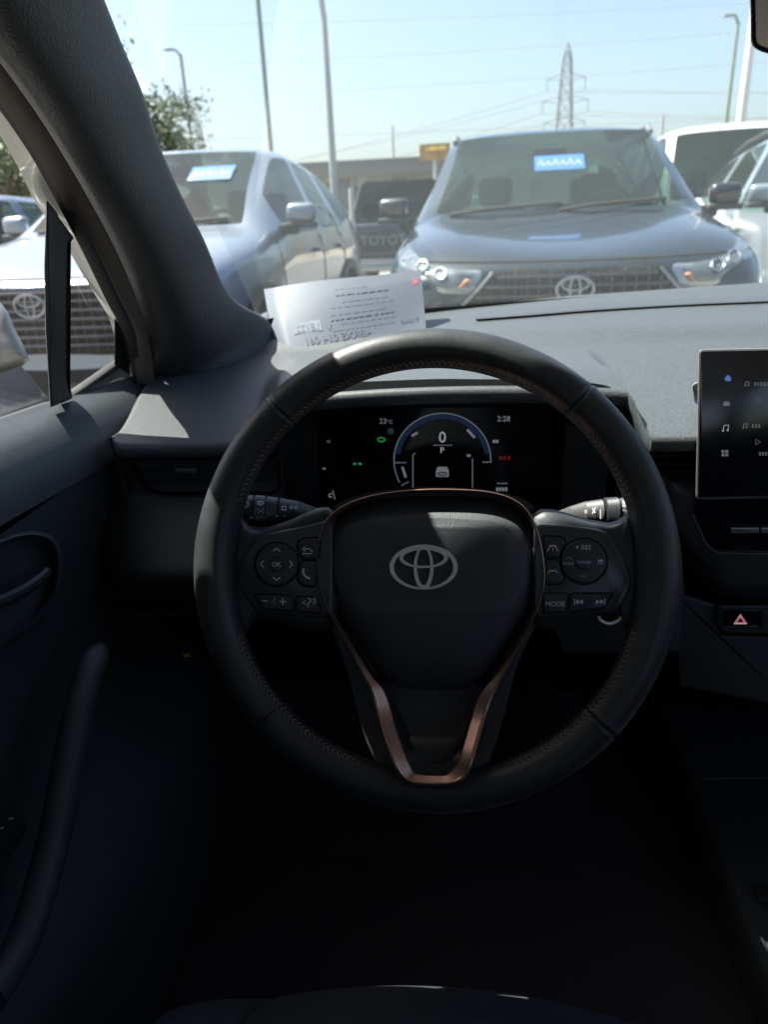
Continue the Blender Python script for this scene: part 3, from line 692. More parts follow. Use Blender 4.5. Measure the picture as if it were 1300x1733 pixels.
body = mat('own_silver_paint', (.30, .30, .285), .3, metal=.35, coat=.6)
band(lineD, lineC, -.430, -.412, 'window_frame', body, par=doorT, bul=.002)
mb = MB()   # black triangular corner and pale outer bodywork beside it
mb.plate(rpoly([(193, 520), (206, 538), (225, 563), (223, 632), (232, 646), (193, 617)], 3, 3), lambda x, y, h: atw(x, y, -.007+h), -.006, .004, 2)
mb.build('corner_cover', M['rubber'], doorT)
mb = MB(); mb.plate(rpoly([(219, 556), (238, 566), (243, 640), (221, 622)], 3, 3), lambda x, y, h: atw(x, y, -.013+h), -.006, .004, 2); mb.build('outer_panel', body, doorT)
# quarter window division bar
mb = MB(); XP = lambda xx: (lambda x, y, h=0: at(x, y, x=xx+h))
mb.plate(rpoly([(78, 338), (98, 362), (98, 470), (99, 600), (103, 682), (84, 690), (76, 560), (74, 450)], 4, 3), lambda x, y, h: atw(x, y, .017+h), -.008, .006, 3, .003)
mb.plate(rpoly([(90, 356), (125, 403), (117, 412), (114, 540), (115, 640), (123, 674), (100, 684), (93, 600), (91, 470)], 4, 3), lambda x, y, h: atw(x, y, .017+h), -.014, .001, 4, .004)
mb.build('division_bar', M['rubber'], doorT)
# door panel with ledge
yb = [-.3, -.1, .1, .3, .45, .6, .7, .8, .9, .97]
belt = [(235, 640), (0, 720)]
def wz(y): return lerp(.998, .978, (y-.617)/(.93-.617))
mb = MB(); rows = []
for y in yb:
    z = wz(y); zl = lerp(.967, .955, (y-.539)/.196); k = .010*sm(.75, .97, y)
    rows.append([V((-.455, y, z-.10)), V((-.432, y, z-.012)), V((-.430, y, z+.001)), V((-.425, y, z+.004)), V((-.418-k*.2, y, z)), V((-.405-k*.5, y, z-.006)), V((-.392-k, y, z-.016)), V((-.382-k, y, zl+.002)), V((-.377-k, y, zl-.010)), V((-.375-k, y, zl-.03))])
mb.rings(rows, 0, False, False, closed=False)
mb.build('window_sill_trim', M['doorpl'], doorT, ang=50)
mb = MB()
def dp(u, v):
    y = lerp(-.3, .99, u); z = lerp(.93, .30, v)
    x = -.378-.010*sm(.75, .97, y)-.028*math.sin(min(1, v*1.6)*math.pi)*.9+.03*sm(.45, .62, v)*(1-sm(.7, .98, y))
    return V((x, y, z))
mb.grid(dp, 40, 30); mb.build('door_panel', M['doorpl'], doorT, ang=60)
# seal line at glass base
band([(-60, 733), (0, 712), (84, 683), (118, 671), (196, 617), (222, 600)], [(-60, 742), (0, 721), (88, 690), (122, 678), (198, 626), (226, 612)], -.428, -.426, 'window_seal', M['rubber'], par=doorT, bul=.001)
# handle recess
mb = MB(); XH = -.372
ro = cr([(-80, 960), (0, 918), (50, 905), (86, 915), (98, 950), (92, 1000), (70, 1040), (20, 1075), (-80, 1120)], 5)
H_ = lambda x, y, h=0: at(x, y, x=XH+h)
mb.rings([[H_(x, y, -.012) for x, y in inset(ro, -7)], [H_(x, y, .002) for x, y in inset(ro, -3)], [H_(x, y, .003) for x, y in ro], [H_(x, y, -.002) for x, y in inset(ro, 4)], [H_(x, y, -.012) for x, y in inset(ro, 9)]], 0, False, True)
mb.build('handle_bezel', M['doorpl'], doorT, ang=60)
mb = MB(); mb.tube([H_(x, y, .008) for x, y in cr([(-80, 1050), (0, 1018), (40, 998), (72, 974), (80, 962)], 5, False)], [.006]*18+[.005, .004, .003], 10); mb.build('door_handle', M['silver'] if False else M['satin'], doorT)
mb = MB(); mb.tube([at(x, y, x=-.338) for x, y in cr([(172, 1092), (150, 1140), (128, 1225), (108, 1330), (88, 1430), (60, 1530), (30, 1610), (-20, 1690)], 5, False)], [.004, .008, .011]+[.0135]*33, 14); mb.build('door_pocket', M['plastic'], doorT)
mb = MB(); mb.plate(rpoly([(-60, 1395), (30, 1378), (48, 1400), (20, 1450), (-60, 1500)], 6), XP(-.36), -.02, .0, 3); 
for cx, cy in ((4, 1400), (20, 1384)): mb.stroke([(cx-6, cy+3), (cx+2, cy)], 3.2, XP(-.3585), 0, 1)
mb.build('window_switch', [M['satin'], M['markdim']], doorT)
# window glass
def pane(pts, x): mb.add([at(a, b_, x=x) for a, b_ in pts], [tuple(range(len(pts)))])
wl_ = [V(p) for p in cr([(-.345, -.22, 1.42), (-.345, .1, 1.42), (-.348, .35, 1.40)]+[tuple(atw(x, y, -.006)) for x, y in lineD[1:]], 4, False)]
mb = MB(); mb.grid(lambda u, v: V((-.434, wl_[round(u*(len(wl_)-1))].y, .95)).lerp(wl_[round(u*(len(wl_)-1))], v), len(wl_)-1, 5)
mb.build('window_glass', M['sideglass'], doorT)
mb = MB()   # unseen panel added at the window's rear, keeps sun off wheel and seat
def bl_(u, v): z = lerp(.965, 1.43, v); return V((-.425+(z-.98)*.2+.012+.0015*math.sin(u*60), lerp(-.26, .531+.02*v, u), z))
mb.grid(bl_, 60, 8); mb.tube([bl_(1, v/8) for v in range(9)], .004, 6); mb.build('added_sun_block', mat('pale_sun_block', (.55, .54, .52), .8), doorT)  # added panel is pale so it also bounces fill light inside
# door mirror outside
mb = MB(); oo = cr([(-90, 470), (-20, 500), (8, 522), (26, 560), (46, 600), (44, 616), (0, 630), (-90, 652)], 5)
mb.dome(oo, lambda x, y, h: at(x, y, d=1.02-h), lambda t, x, y: .03*(1-t**3)**.7, 10, back=-.06)
dm = mb.build('door_mirror', mat('mirror_shell_grey', (.15, .15, .145), .35, coat=.5), doorT, ang=60)
mb = MB(); mb.plate(rpoly([(-90, 640), (0, 630), (34, 618), (82, 674), (60, 690), (0, 716), (-90, 745)], 4), lambda x, y, h: at(x, y, d=1.0-h), -.05, 0, 4, .004); mb.build('mirror_foot', M['plastic'], dm)
# ------------------------------------------------------------ windscreen, header, shell
def wsb(x): return at(0, 0, d=1)
base_pts = []
for px, py in [(440, 548), (470, 541), (520, 536), (600, 531), (720, 526), (860, 515), (1000, 505), (1150, 495), (1300, 487)]:
    yy = interp([(-.30, 1.085), (-.2, 1.15), (-.046, 1.229), (.2, 1.33), (.56, 1.408), (.8, 1.40)], at(px, py, z=1.02).x); base_pts.append(at(px, py, y=yy))
base_pts += [V((.80, 1.38, base_pts[-1].z)), V((1.0, 1.24, base_pts[-1].z-.005)), V((1.08, 1.12, base_pts[-1].z-.01))]
top_pts = [V((lerp(-.31, 1.02, i/(len(base_pts)-1)), .60+.05*math.sin(i/(len(base_pts)-1)*math.pi), 1.425)) for i in range(len(base_pts))]
Bc = [V(p) for p in cr([tuple(p) for p in base_pts], 4, False)]; Tc = [V(p) for p in cr([tuple(p) for p in top_pts], 4, False)]
mb = MB(); nB = len(Bc)-1
mb.grid(lambda u, v: Bc[round(u*nB)].lerp(Tc[round(u*nB)], v)+V((0, .05, .05))*math.sin(v*math.pi)*.35, nB, 8)
ws = mb.build('windshield', M['windshield'], car)
mb = MB(); mb.strip([p-V((0, .004, .020)) for p in Bc], [p.lerp(q, .0)+V((0, -.006, .0045)) for p, q in zip(Bc, Tc)]); mb.build('windshield_border', M['rubber'], ws)
mb = MB()   # roof lining with header, rails
def roof(u, v):
    x = lerp(-.36, 1.08, u); y = lerp(.60+.05*math.sin(u*math.pi), -1.6, v); return V((x, y, 1.425+.045*math.sin(u*math.pi)**.6*(1-(1-min(1, v*5))**2)+.015*min(1, v*3)))
mb.grid(roof, 24, 20); mb.grid(lambda u, v: roof(u, v)+V((0, .01 if v < .01 else 0, .03)), 24, 20)
mb.strip([roof(i/24, 0) for i in range(25)], [roof(i/24, 0)+V((0, .01, .03)) for i in range(25)])
mb.build('roof', M['liner'], car)
for sx, x0, x1 in ((-1, -.40, -.36), (1, 1.12, 1.08)):
    mb = MB(); mb.tube([V((x1 if 0 else lerp(x0, x1, .5), y, z)) for y, z in ((.62, 1.405), (.4, 1.43), (0, 1.445), (-.8, 1.445), (-1.6, 1.42))], .032, 10)
    mb.box(((x0+x1)/2, -.28, 1.18), (.05, .10, .55), bev=.01); mb.box(((x0+x1)/2, -1.55, 1.18), (.06, .35, .55), bev=.01)
    if sx > 0: mb.tube([V((1.09, 1.12, 1.0)), V((1.08, .85, 1.2)), V((1.06, .62, 1.41))], .04, 10)
    mb.build('side_pillar', M['plastic'], car)
mb = MB()
mb.box((-.45, -.5, .62), (.04, 3.3, .64)); mb.box((1.16, -.4, .66), (.04, 3.0, .66)); mb.box((.36, 1.12, .66), (1.64, .04, .66))
mb.box((.36, -1.68, .7), (1.64, .06, .8)); mb.box((.36, -1.25, .75), (1.3, .14, .7), bev=.05)
mb.build('cabin_shell', M['black'], car)
mb = MB(); mb.box((.36, -.3, .30), (1.64, 2.9, .03)); 
mb.grid(lambda u, v: V((lerp(-.42, .2, u), lerp(.75, 1.08, v), lerp(.32, .62, v*v))), 8, 8)
mb.build('floor', M['carpet'], car)
for x, w in ((-.02, .09), (.12, .05)):
    mb = MB(); mb.box((x, .86, .47), (w, .015, .08 if w > .06 else .16), Matrix.Rotation(R(-35), 3, 'X'), bev=.004); mb.tube([(x, .87, .48), (x+.01, .97, .60), (x+.01, 1.0, .75)], .008, 6)
    mb.build('pedal', M['black'], car)
# outside of our own car
mb = MB()
mb.grid(lambda u, v: V((lerp(-.50, 1.24, u), 1.47+.85*v-.10*(2*u-1)**2, .93-.05*(2*u-1)**2-.04*v-.10*v**3)), 16, 12)
mb.grid(lambda u, v: V((lerp(-.50, 1.24, u), 2.32-.10*(2*u-1)**2+.03*math.sin(v*3), .79-.05*(2*u-1)**2-.6*v)), 16, 4)
for x in (-.53, 1.27): mb.box((x, .2, .62), (.05, 4.0, .62), bev=.02)
mb.build('body', body, car, ang=50)
for x in (-.48, 1.22):
    for y in (1.5, -1.15): mb = MB(); mb.tube([V((x-.1, y, .33)), V((x+.1, y, .33))], .33, 24); mb.build('wheel', M['rubber'], car)
# ------------------------------------------------------------ seat, console
seat = MB()
def cush(u, v):
    x = lerp(-.27, .25, u); y = lerp(-.12, .443, v); e = max(abs(2*u-1)**5, 0); f = max(0, (v-.80)/.20)**2.4
    bol = .022*(sm(.60, .86, abs(2*u-1)))-.05*max(0, (abs(2*u-1)-.86)/.14)**1.6
    seam = -.006*math.exp(-((abs(2*u-1)-.62)/.016)**2)
    return V((x*(1-.10*f), y-.015*e*f-.045*(2*u-1)**2*v, .592+bol+seam-.075*f-.02*v*e))
seat.grid(cush, 90, 60)
st = seat.build('driver_seat', M['fabric'], car, ang=70)
mb = MB(); mb.box((-.01, .12, .46), (.50, .50, .12), bev=.03); mb.build('seat_base', M['plastic'], st)
mb = MB(); mb.box((-.01, -.30, .95), (.50, .14, .68), Matrix.Rotation(R(14), 3, 'X'), bev=.05); mb.box((-.01, -.43, 1.36), (.26, .09, .12), bev=.03); mb.build('seat_back', M['fabric'], st)
mb = MB()
def seampt(u, v): return cush(u, v)+V((0, 0, .0012))
for k in range(60):
    v0 = .2+k*.0125
    if v0 > .97: break
    mb.tube([seampt(.19, v0), seampt(.19, v0+.007)], .0007, 4)
mb.build('seat_stitching', M['panel'], st)
# centre console
mb = MB()
e1 = [at(1118, 1190, z=.395), at(1160, 1300, z=.39), at(1215, 1440, z=.385), at(1262, 1560, z=.38), at(1300, 1650, z=.375), at(1350, 1760, z=.37)]
ec = [V(p) for p in cr([tuple(p) for p in e1], 5, False)]
secs = [[p+V((-.012, 0, -.30)), p+V((-.008, 0, -.02)), p+V((-.003, 0, -.004)), p, p+V((.006, 0, .002)), p+V((.012, 0, .001)), p+V((.014, 0, -.004)), p+V((.05, 0, -.006)), p+V((.30, 0, -.006)), p+V((.30, 0, -.3))] for p in ec]
mb.rings(secs, 0, True, True, closed=True)
cons = mb.build('centre_console', mat('console_black', (.025, .029, .034), .8, spec=.2), car, ang=40)
mb = MB(); mb.plate(rpoly([(1277, 1494), (1340, 1500), (1345, 1530), (1284, 1526)], 4), lambda x, y, h: at(x, y, z=.378+h), -.004, .006, 2); mb.build('console_switch', M['satin'], cons)
mb = MB(); mb.tube([at(x, y, z=.3915) for x, y in ((1190, 1318), (1300, 1316))], .0009, 5); mb.build('console_seam', M['panel'], cons)
# ------------------------------------------------------------ rear view mirror
mb = MB(); mo = rpoly([(1269, -60), (1700, -70), (1700, 96), (1300, 92), (1272, 80)], [30, 30, 40, 22, 26], 6)
MP = lambda x, y, h=0: at(x, y, y=.50-h)
mb.plate(mo, MP, -.03, 0, 4, .003)
rv = mb.build('rear_view_mirror', M['black'], car, ang=40)
mb = MB(); mb.plate(inset(mo, 9), MP, -.001, .0008, .5); mb.build('mirror_glass', M['mirrorglass'], rv)
mb = MB(); mb.tube([at(1490, 0, y=.53), V((.37, .64, 1.40))], .012, 8); mb.build('mirror_stem', M['black'], rv)
# ------------------------------------------------------------ things lying in the car
pap = empty('paper_sheet', at(600, 590, y=1.06), 0, 'white printed sheet propped upright on the dashboard against the windshield, lettering mirrored', 'paper')
off = -pap.location
cTL = at(443, 491, y=1.135); cTR = at(712, 453, y=1.165); cBR = at(721, 562, y=1.075); cBL = at(466, 600, y=1.035)
def pp(u, v, h=0):      # u 0..1 left to right, v 0..1 top to bottom
    a = cTL.lerp(cTR, u); b_ = cBL.lerp(cBR, u); p = a.lerp(b_, v)
    p = p+V((0, -.010*math.sin(u*math.pi*1.3)-.006*math.sin(v*3+u*2), .003*math.sin(u*5)*(1-v)))
    if u < .09: p += V((-.0, .05, 0))*(.09-u)*3
    return p+V((0, -1, .25))*h+off
mb = MB(); mb.grid(lambda u, v: pp(u, v), 40, 12); mb.grid(lambda u, v: pp(u, v, -.0006), 40, 12)
po = mb.build('sheet', M['paper'], pap, ang=80, recalc=False)
mb = MB()    # folded top edge catching the light
mb.grid(lambda u, v: pp(u, 0)+V((0, .022*v, -.003*v)), 40, 2); mb.grid(lambda u, v: pp(0, v)+V((-.001, .02*u, 0)), 2, 10); mb.build('folded_edge', M['paper'], pap, ang=80)
PT = lambda x, y, h=0: pp((x-0)/260, y/110, .0008)
mb = MB()
tx = lambda t, x, y, s, b=0, mi=0: mb.text(t, x, y, s, PT, 0, mi, flip=True, bold=b)
tx('4BRXS 014 061', 112, 102, 17.5, .01); tx('91040', 233, 92, 12.5, .005)
mb.plate(rpoly([(40, 64), (88, 64), (88, 82), (40, 82)], 1, 2), PT, 0, 0, 0, mi=1); 
tx('LE122', 65, 80, 16, .01); 
rnd = random.Random(3)
for row, (x0, x1, y) in enumerate(((120, 200, 28), (128, 205, 40), (110, 205, 48), (105, 200, 60), (105, 205, 68), (120, 205, 76), (105, 200, 86), (120, 170, 18))):
    x = x0
    while x < x1:
        w = rnd.uniform(3, 11); mb.stroke([(x, y), (x+w, y-.6)], 2.2 if row in (0, 4) else .9, PT, 0, 0); x += w+rnd.uniform(1.5, 4)
mb.stroke([(96, 76), (101, 84), (104, 74)], 1.4, PT, 0, 0)
mb.build('print', [M['ink'], mat('grey_print_block', (.11, .13, .17), .7)], po, recalc=False); mb = MB()
for a in range(3): mb.stroke([(249-4*math.cos(a*1.05), 22-4*math.sin(a*1.05)), (249+4*math.cos(a*1.05), 22+4*math.sin(a*1.05))], 1.6, PT, 0, 2)
mb.build('red_mark', [M['redink']]*3, po, recalc=False)
# ------------------------------------------------------------ outside materials
P = {}
def paint(name, col, metal=.3, rough=.28): return mat(name, col, rough, metal=metal, coat=.9, var=(1.5, .05, 3))
P['slate'] = paint('slate_grey_paint', (.018, .027, .030), .45, .26)
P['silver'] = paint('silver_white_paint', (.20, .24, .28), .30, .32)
P['white'] = paint('white_paint', (.55, .56, .56), .0, .35)
P['black'] = paint('black_paint', (.02, .022, .026), .2, .3)
P['blue'] = paint('blue_grey_paint', (.16, .20, .26), .4, .3)
P['clad'] = mat('wheel_arch_cladding', (.04, .04, .042), .6, bump=[('noise', 300, .3, .001)])
P['cladgrey'] = mat('dusty_grey_cladding', (.20, .19, .18), .7)
P['glass'] = glass_mat('car_glass', (.40, .54, .50), .7, .09, (.35, .46, .44), 1.6, lo=.6)
P['glassdark'] = glass_mat('car_glass_dark', (.16, .20, .20), 1.0, .10, (.4, .45, .45), 2)
P['tyre'] = mat('tyre_rubber', (.022, .022, .024), .8)
P['rim'] = mat('alloy_rim', (.30, .30, .31), .35, metal=.8)
P['grille'] = mat('grille_black', (.010, .011, .012), .6, spec=.15, bump=[('wave', 22, .6, .01)])
P['lens'] = mat('headlamp_lens', (.11, .13, .14), .12, metal=.3, coat=1, var=(18, .5, 3))
P['lensframe'] = mat('headlamp_bezel', (.34, .37, .39), .2, metal=.8)
P['amber'] = mat('amber_reflector', (.40, .17, .08), .25, coat=.8)
P['redlamp'] = mat('red_tail_lamp', (.55, .02, .03), .2, coat=1)
P['chrome'] = M['chrome']; P['seat'] = mat('parked_car_seat', (.05, .05, .052), .8)
P['cabin'] = mat('parked_car_cabin', (.10, .10, .10), .8)
P['sticker'] = mat('blue_window_sticker', (.02, .10, .30), .6); P['stickw'] = mat('white_sticker_text', (.28, .30, .32), .6)
SUV = [  # y, nine (x,z) from sill to centreline
 (0.03, [(.50, .22), (.58, .30), (.64, .50), (.68, .68), (.66, .80), (.60, .875), (.45, .91), (.24, .925), (0, .93)]),
 (0.10, [(.72, .20), (.78, .30), (.82, .50), (.83, .70), (.80, .83), (.72, .925), (.50, .965), (.26, .98), (0, .975)]),
 (0.32, [(.84, .20), (.885, .32), (.90, .52), (.905, .74), (.89, .91), (.82, 1.02), (.56, 1.075), (.34, 1.04), (0, 1.02)]),
 (0.80, [(.86, .20), (.905, .32), (.92, .55), (.925, .80), (.91, .98), (.85, 1.075), (.60, 1.135), (.36, 1.105), (0, 1.085)]),
 (1.12, [(.86, .20), (.905, .32), (.92, .55), (.925, .84), (.905, 1.02), (.84, 1.12), (.66, 1.155), (.33, 1.16), (0, 1.15)]),
 (1.24, [(.86, .20), (.905, .32), (.92, .55), (.925, .85), (.90, 1.06), (.80, 1.155), (.71, 1.175), (.36, 1.18), (0, 1.18)]),
 (1.60, [(.86, .20), (.90, .32), (.90, .55), (.92, .86), (.895, 1.10), (.735, 1.35), (.64, 1.40), (.34, 1.415), (0, 1.42)]),
 (2.05, [(.86, .20), (.90, .32), (.895, .55), (.92, .87), (.89, 1.11), (.672, 1.585), (.60, 1.638), (.30, 1.652), (0, 1.655)]),
 (2.20, [(.86, .20), (.90, .32), (.895, .55), (.92, .87), (.89, 1.11), (.672, 1.61), (.61, 1.668), (.30, 1.690), (0, 1.69)]),
 (2.50, [(.86, .20), (.90, .32), (.895, .55), (.92, .88), (.888, 1.12), (.672, 1.615), (.612, 1.680), (.30, 1.703), (0, 1.706)]),
 (2.62, [(.86, .20), (.90, .32), (.895, .55), (.92, .88), (.888, 1.12), (.672, 1.615), (.612, 1.680), (.30, 1.703), (0, 1.706)]),
 (3.30, [(.86, .20), (.90, .32), (.90, .55), (.925, .89), (.888, 1.14), (.64, 1.575), (.56, 1.655), (.30, 1.69), (0, 1.695)]),
 (3.42, [(.86, .20), (.905, .32), (.92, .55), (.93, .90), (.888, 1.15), (.638, 1.565), (.558, 1.65), (.30, 1.685), (0, 1.69)]),
 (3.90, [(.86, .20), (.905, .32), (.92, .55), (.93, .92), (.88, 1.22), (.65, 1.50), (.55, 1.60), (.30, 1.645), (0, 1.65)]),
 (4.02, [(.86, .20), (.90, .32), (.92, .55), (.925, .92), (.87, 1.24), (.66, 1.46), (.55, 1.57), (.30, 1.62), (0, 1.625)]),
 (4.38, [(.84, .22), (.88, .32), (.90, .55), (.90, .90), (.84, 1.10), (.72, 1.13), (.62, 1.15), (.32, 1.16), (0, 1.16)]),
 (4.52, [(.76, .24), (.82, .34), (.84, .55), (.84, .80), (.80, .98), (.70, 1.03), (.58, 1.05), (.30, 1.06), (0, 1.06)])]
def suv_region(i, s):       # station index i..i+1, ring segment s (0 sill .. 7 centre)
    if s == 0: return 3
    if i in (5, 6) and s in (6, 7): return 1
    if s == 4 and i in (6, 7, 8, 10, 12) : return 2
    if i == 14 and s in (6, 7): return 1
    return 0
def car_skin(stations, region, cuts, sx=1, sy=1, sz=1, creases=1.0, levels=2):
    bm = bmesh.new(); G = []
    for y, ring in stations:
        pts = [(x, z) for x, z in ring]+[(-x, z) for x, z in ring[-2::-1]]
        G.append([bm.verts.new((x*sx, y*sy, z*sz)) for x, z in pts])
    n = len(G[0]); ns = n//2
    for i in range(len(G)-1):
        for j in range(n-1):
            f = bm.faces.new((G[i][j], G[i][j+1], G[i+1][j+1], G[i+1][j])); s = j if j < ns else n-2-j; f.material_index = region(i, s)
    for g in (G[0], G[-1]):
        for j in range(ns):
            a, b_, c, d = g[j], g[j+1], g[n-2-j], g[n-1-j]
            try: f = bm.faces.new([q for k, q in enumerate((a, b_, c, d)) if q not in (a, b_, c, d)[:k]]); f.material_index = 3 if j == 0 else 0
            except ValueError: pass
    bmesh.ops.recalc_face_normals(bm, faces=bm.faces[:])
    cl = bm.edges.layers.float.new('crease_edge')
    for e in bm.edges:
        ms = {f.material_index for f in e.link_faces}
        if len(ms) > 1: e[cl] = creases
    vc = bm.verts.layers.float.new('crease_vert')
    for v in bm.verts:
        for m_ in (1, 2):
            if sum(f.material_index == m_ for f in v.link_faces) == 1: v[vc] = .9
    me = bpy.data.meshes.new('skin'); bm.to_mesh(me); bm.free()
    ob = bpy.data.objects.new('skin', me); COL.objects.link(ob); md = ob.modifiers.new('s', 'SUBSURF'); md.levels = levels; md.render_levels = levels
    dg = bpy.context.evaluated_depsgraph_get(); dg.update(); m2 = bpy.data.meshes.new_from_object(ob.evaluated_get(dg))
    bpy.data.objects.remove(ob); bpy.data.meshes.remove(me)
    bm = bmesh.new(); bm.from_mesh(m2); bpy.data.meshes.remove(m2)
    bvh = BVHTree.FromBMesh(bm)
    # wheel openings
    kill = []
    for f in bm.faces:
        c = f.calc_center_median()
        for cy, cz, r in cuts:
            if abs(c.x) > .55*sx and (c.y-cy)**2+(c.z-cz)**2 < r*r: kill.append(f); break
    bmesh.ops.delete(bm, geom=kill, context='FACES')
    for v in bm.verts:
        if v.is_boundary and abs(v.co.x) > .5*sx:
            for cy, cz, r in cuts:
                d = math.hypot(v.co.y-cy, v.co.z-cz)
                if d < r*1.35: v.co.y = cy+(v.co.y-cy)/d*r; v.co.z = max(.18, cz+(v.co.z-cz)/d*r)
    parts = {}
    for f in bm.faces: parts.setdefault(f.material_index, []).append([tuple(v.co) for v in f.verts])
    bm.free(); return parts, bvh
def part_mesh(name, polys, m, parent, ang=40, flat=False):
    mp = {}; mb = MB(); 
    for p in polys:
        idx = []
        for c in p:
            k = tuple(round(q, 5) for q in c)
            if k not in mp: mp[k] = len(mb.v); mb.v.append(c)
            idx.append(mp[k])
        mb.f.append(tuple(idx)); mb.m.append(0)
    return mb.build(name, m, parent, ang=ang)
def project(bvh, x, z, h, side=-1, y0=-1.5):
    "hit the body from the front (side -1) or the rear (+1)"
    o = V((x, y0 if side < 0 else 8, z)); d = V((0, 1 if side < 0 else -1, 0)); hit = bvh.ray_cast(o, d)
    if hit[0] is None: 
        for k in (.96, .9, .84, .78, .7):
            hit = bvh.ray_cast(V((x*k, o.y, z)), d)
            if hit[0] is not None: break
    p = hit[0] if hit[0] is not None else V((x, .2, z)); return V((x, p.y+side*h, z))
def decal(mb, bvh, ol, h, side=-1, mi=0, nr=5, c=None): mb.dome(ol, lambda x, z, hh: project(bvh, x, z, hh, side), lambda t, x, y: h*(1-.6*t**8), nr, c=c, mi=mi, back=-.02)
def wheel_at(root, x, y, z, r, side, spokes=5):
    mb = MB(); prof_ = [(-.11, .60), (-.11, .92), (-.07, 1), (.07, 1), (.11, .92), (.11, .66), (.09, .62)]
    mb.rings([[V((x+side*a, y+r*k*math.cos(t*math.pi/16), z+r*k*math.sin(t*math.pi/16))) for t in range(32)] for a, k in prof_], 0, False, False)
    w = mb.build('wheel', P['tyre'], root, ang=50)
    mb = MB(); mb.rings([[V((x+side*a, y+r*k*math.cos(t*math.pi/16), z+r*k*math.sin(t*math.pi/16))) for t in range(32)] for a, k in ((.10, .66), (.105, .62), (.06, .56), (.03, .54))], 0, False, False)
    for s in range(spokes):
        a = s*2*math.pi/spokes+.3
        for da in (-.12, .12): mb.tube([V((x+side*.085, y, z)), V((x+side*.075, y+r*.6*math.cos(a+da), z+r*.6*math.sin(a+da)))], [.035, .022], 6)
    mb.tube([V((x+side*.06, y, z)), V((x+side*.11, y, z))], .05, 12); mb.build('rim', P['rim'], w)
    return w
def emblem_on(root, bvh, x, z, s, m, side=-1):
    mb = MB(); 
    def el(cx, cz, a, b2, w):
        mb.tube([project(bvh, x+(cx+a*math.cos(t*math.pi/18))*s, z+(cz+b2*math.sin(t*math.pi/18))*s, .022, side) for t in range(36)], w*s, 6, closed=True)
    el(0, 0, .5, .34, .045); el(0, .14, .36, .17, .035); el(0, 0, .14, .33, .035)
    mb.build('emblem', m, root)
def seats_in(root, rows, zt=1.32, xs=(-.36, .36)):
    for y in rows:
        for x in xs:
            mb = MB(); mb.box((x, y, .92), (.46, .14, .62), bev=.05); mb.box((x, y+.02, zt), (.24, .09, .18), bev=.035); mb.tube([(x, y, 1.1), (x, y+.01, zt)], .03, 6); mb.build('seat', P['seat'], root)
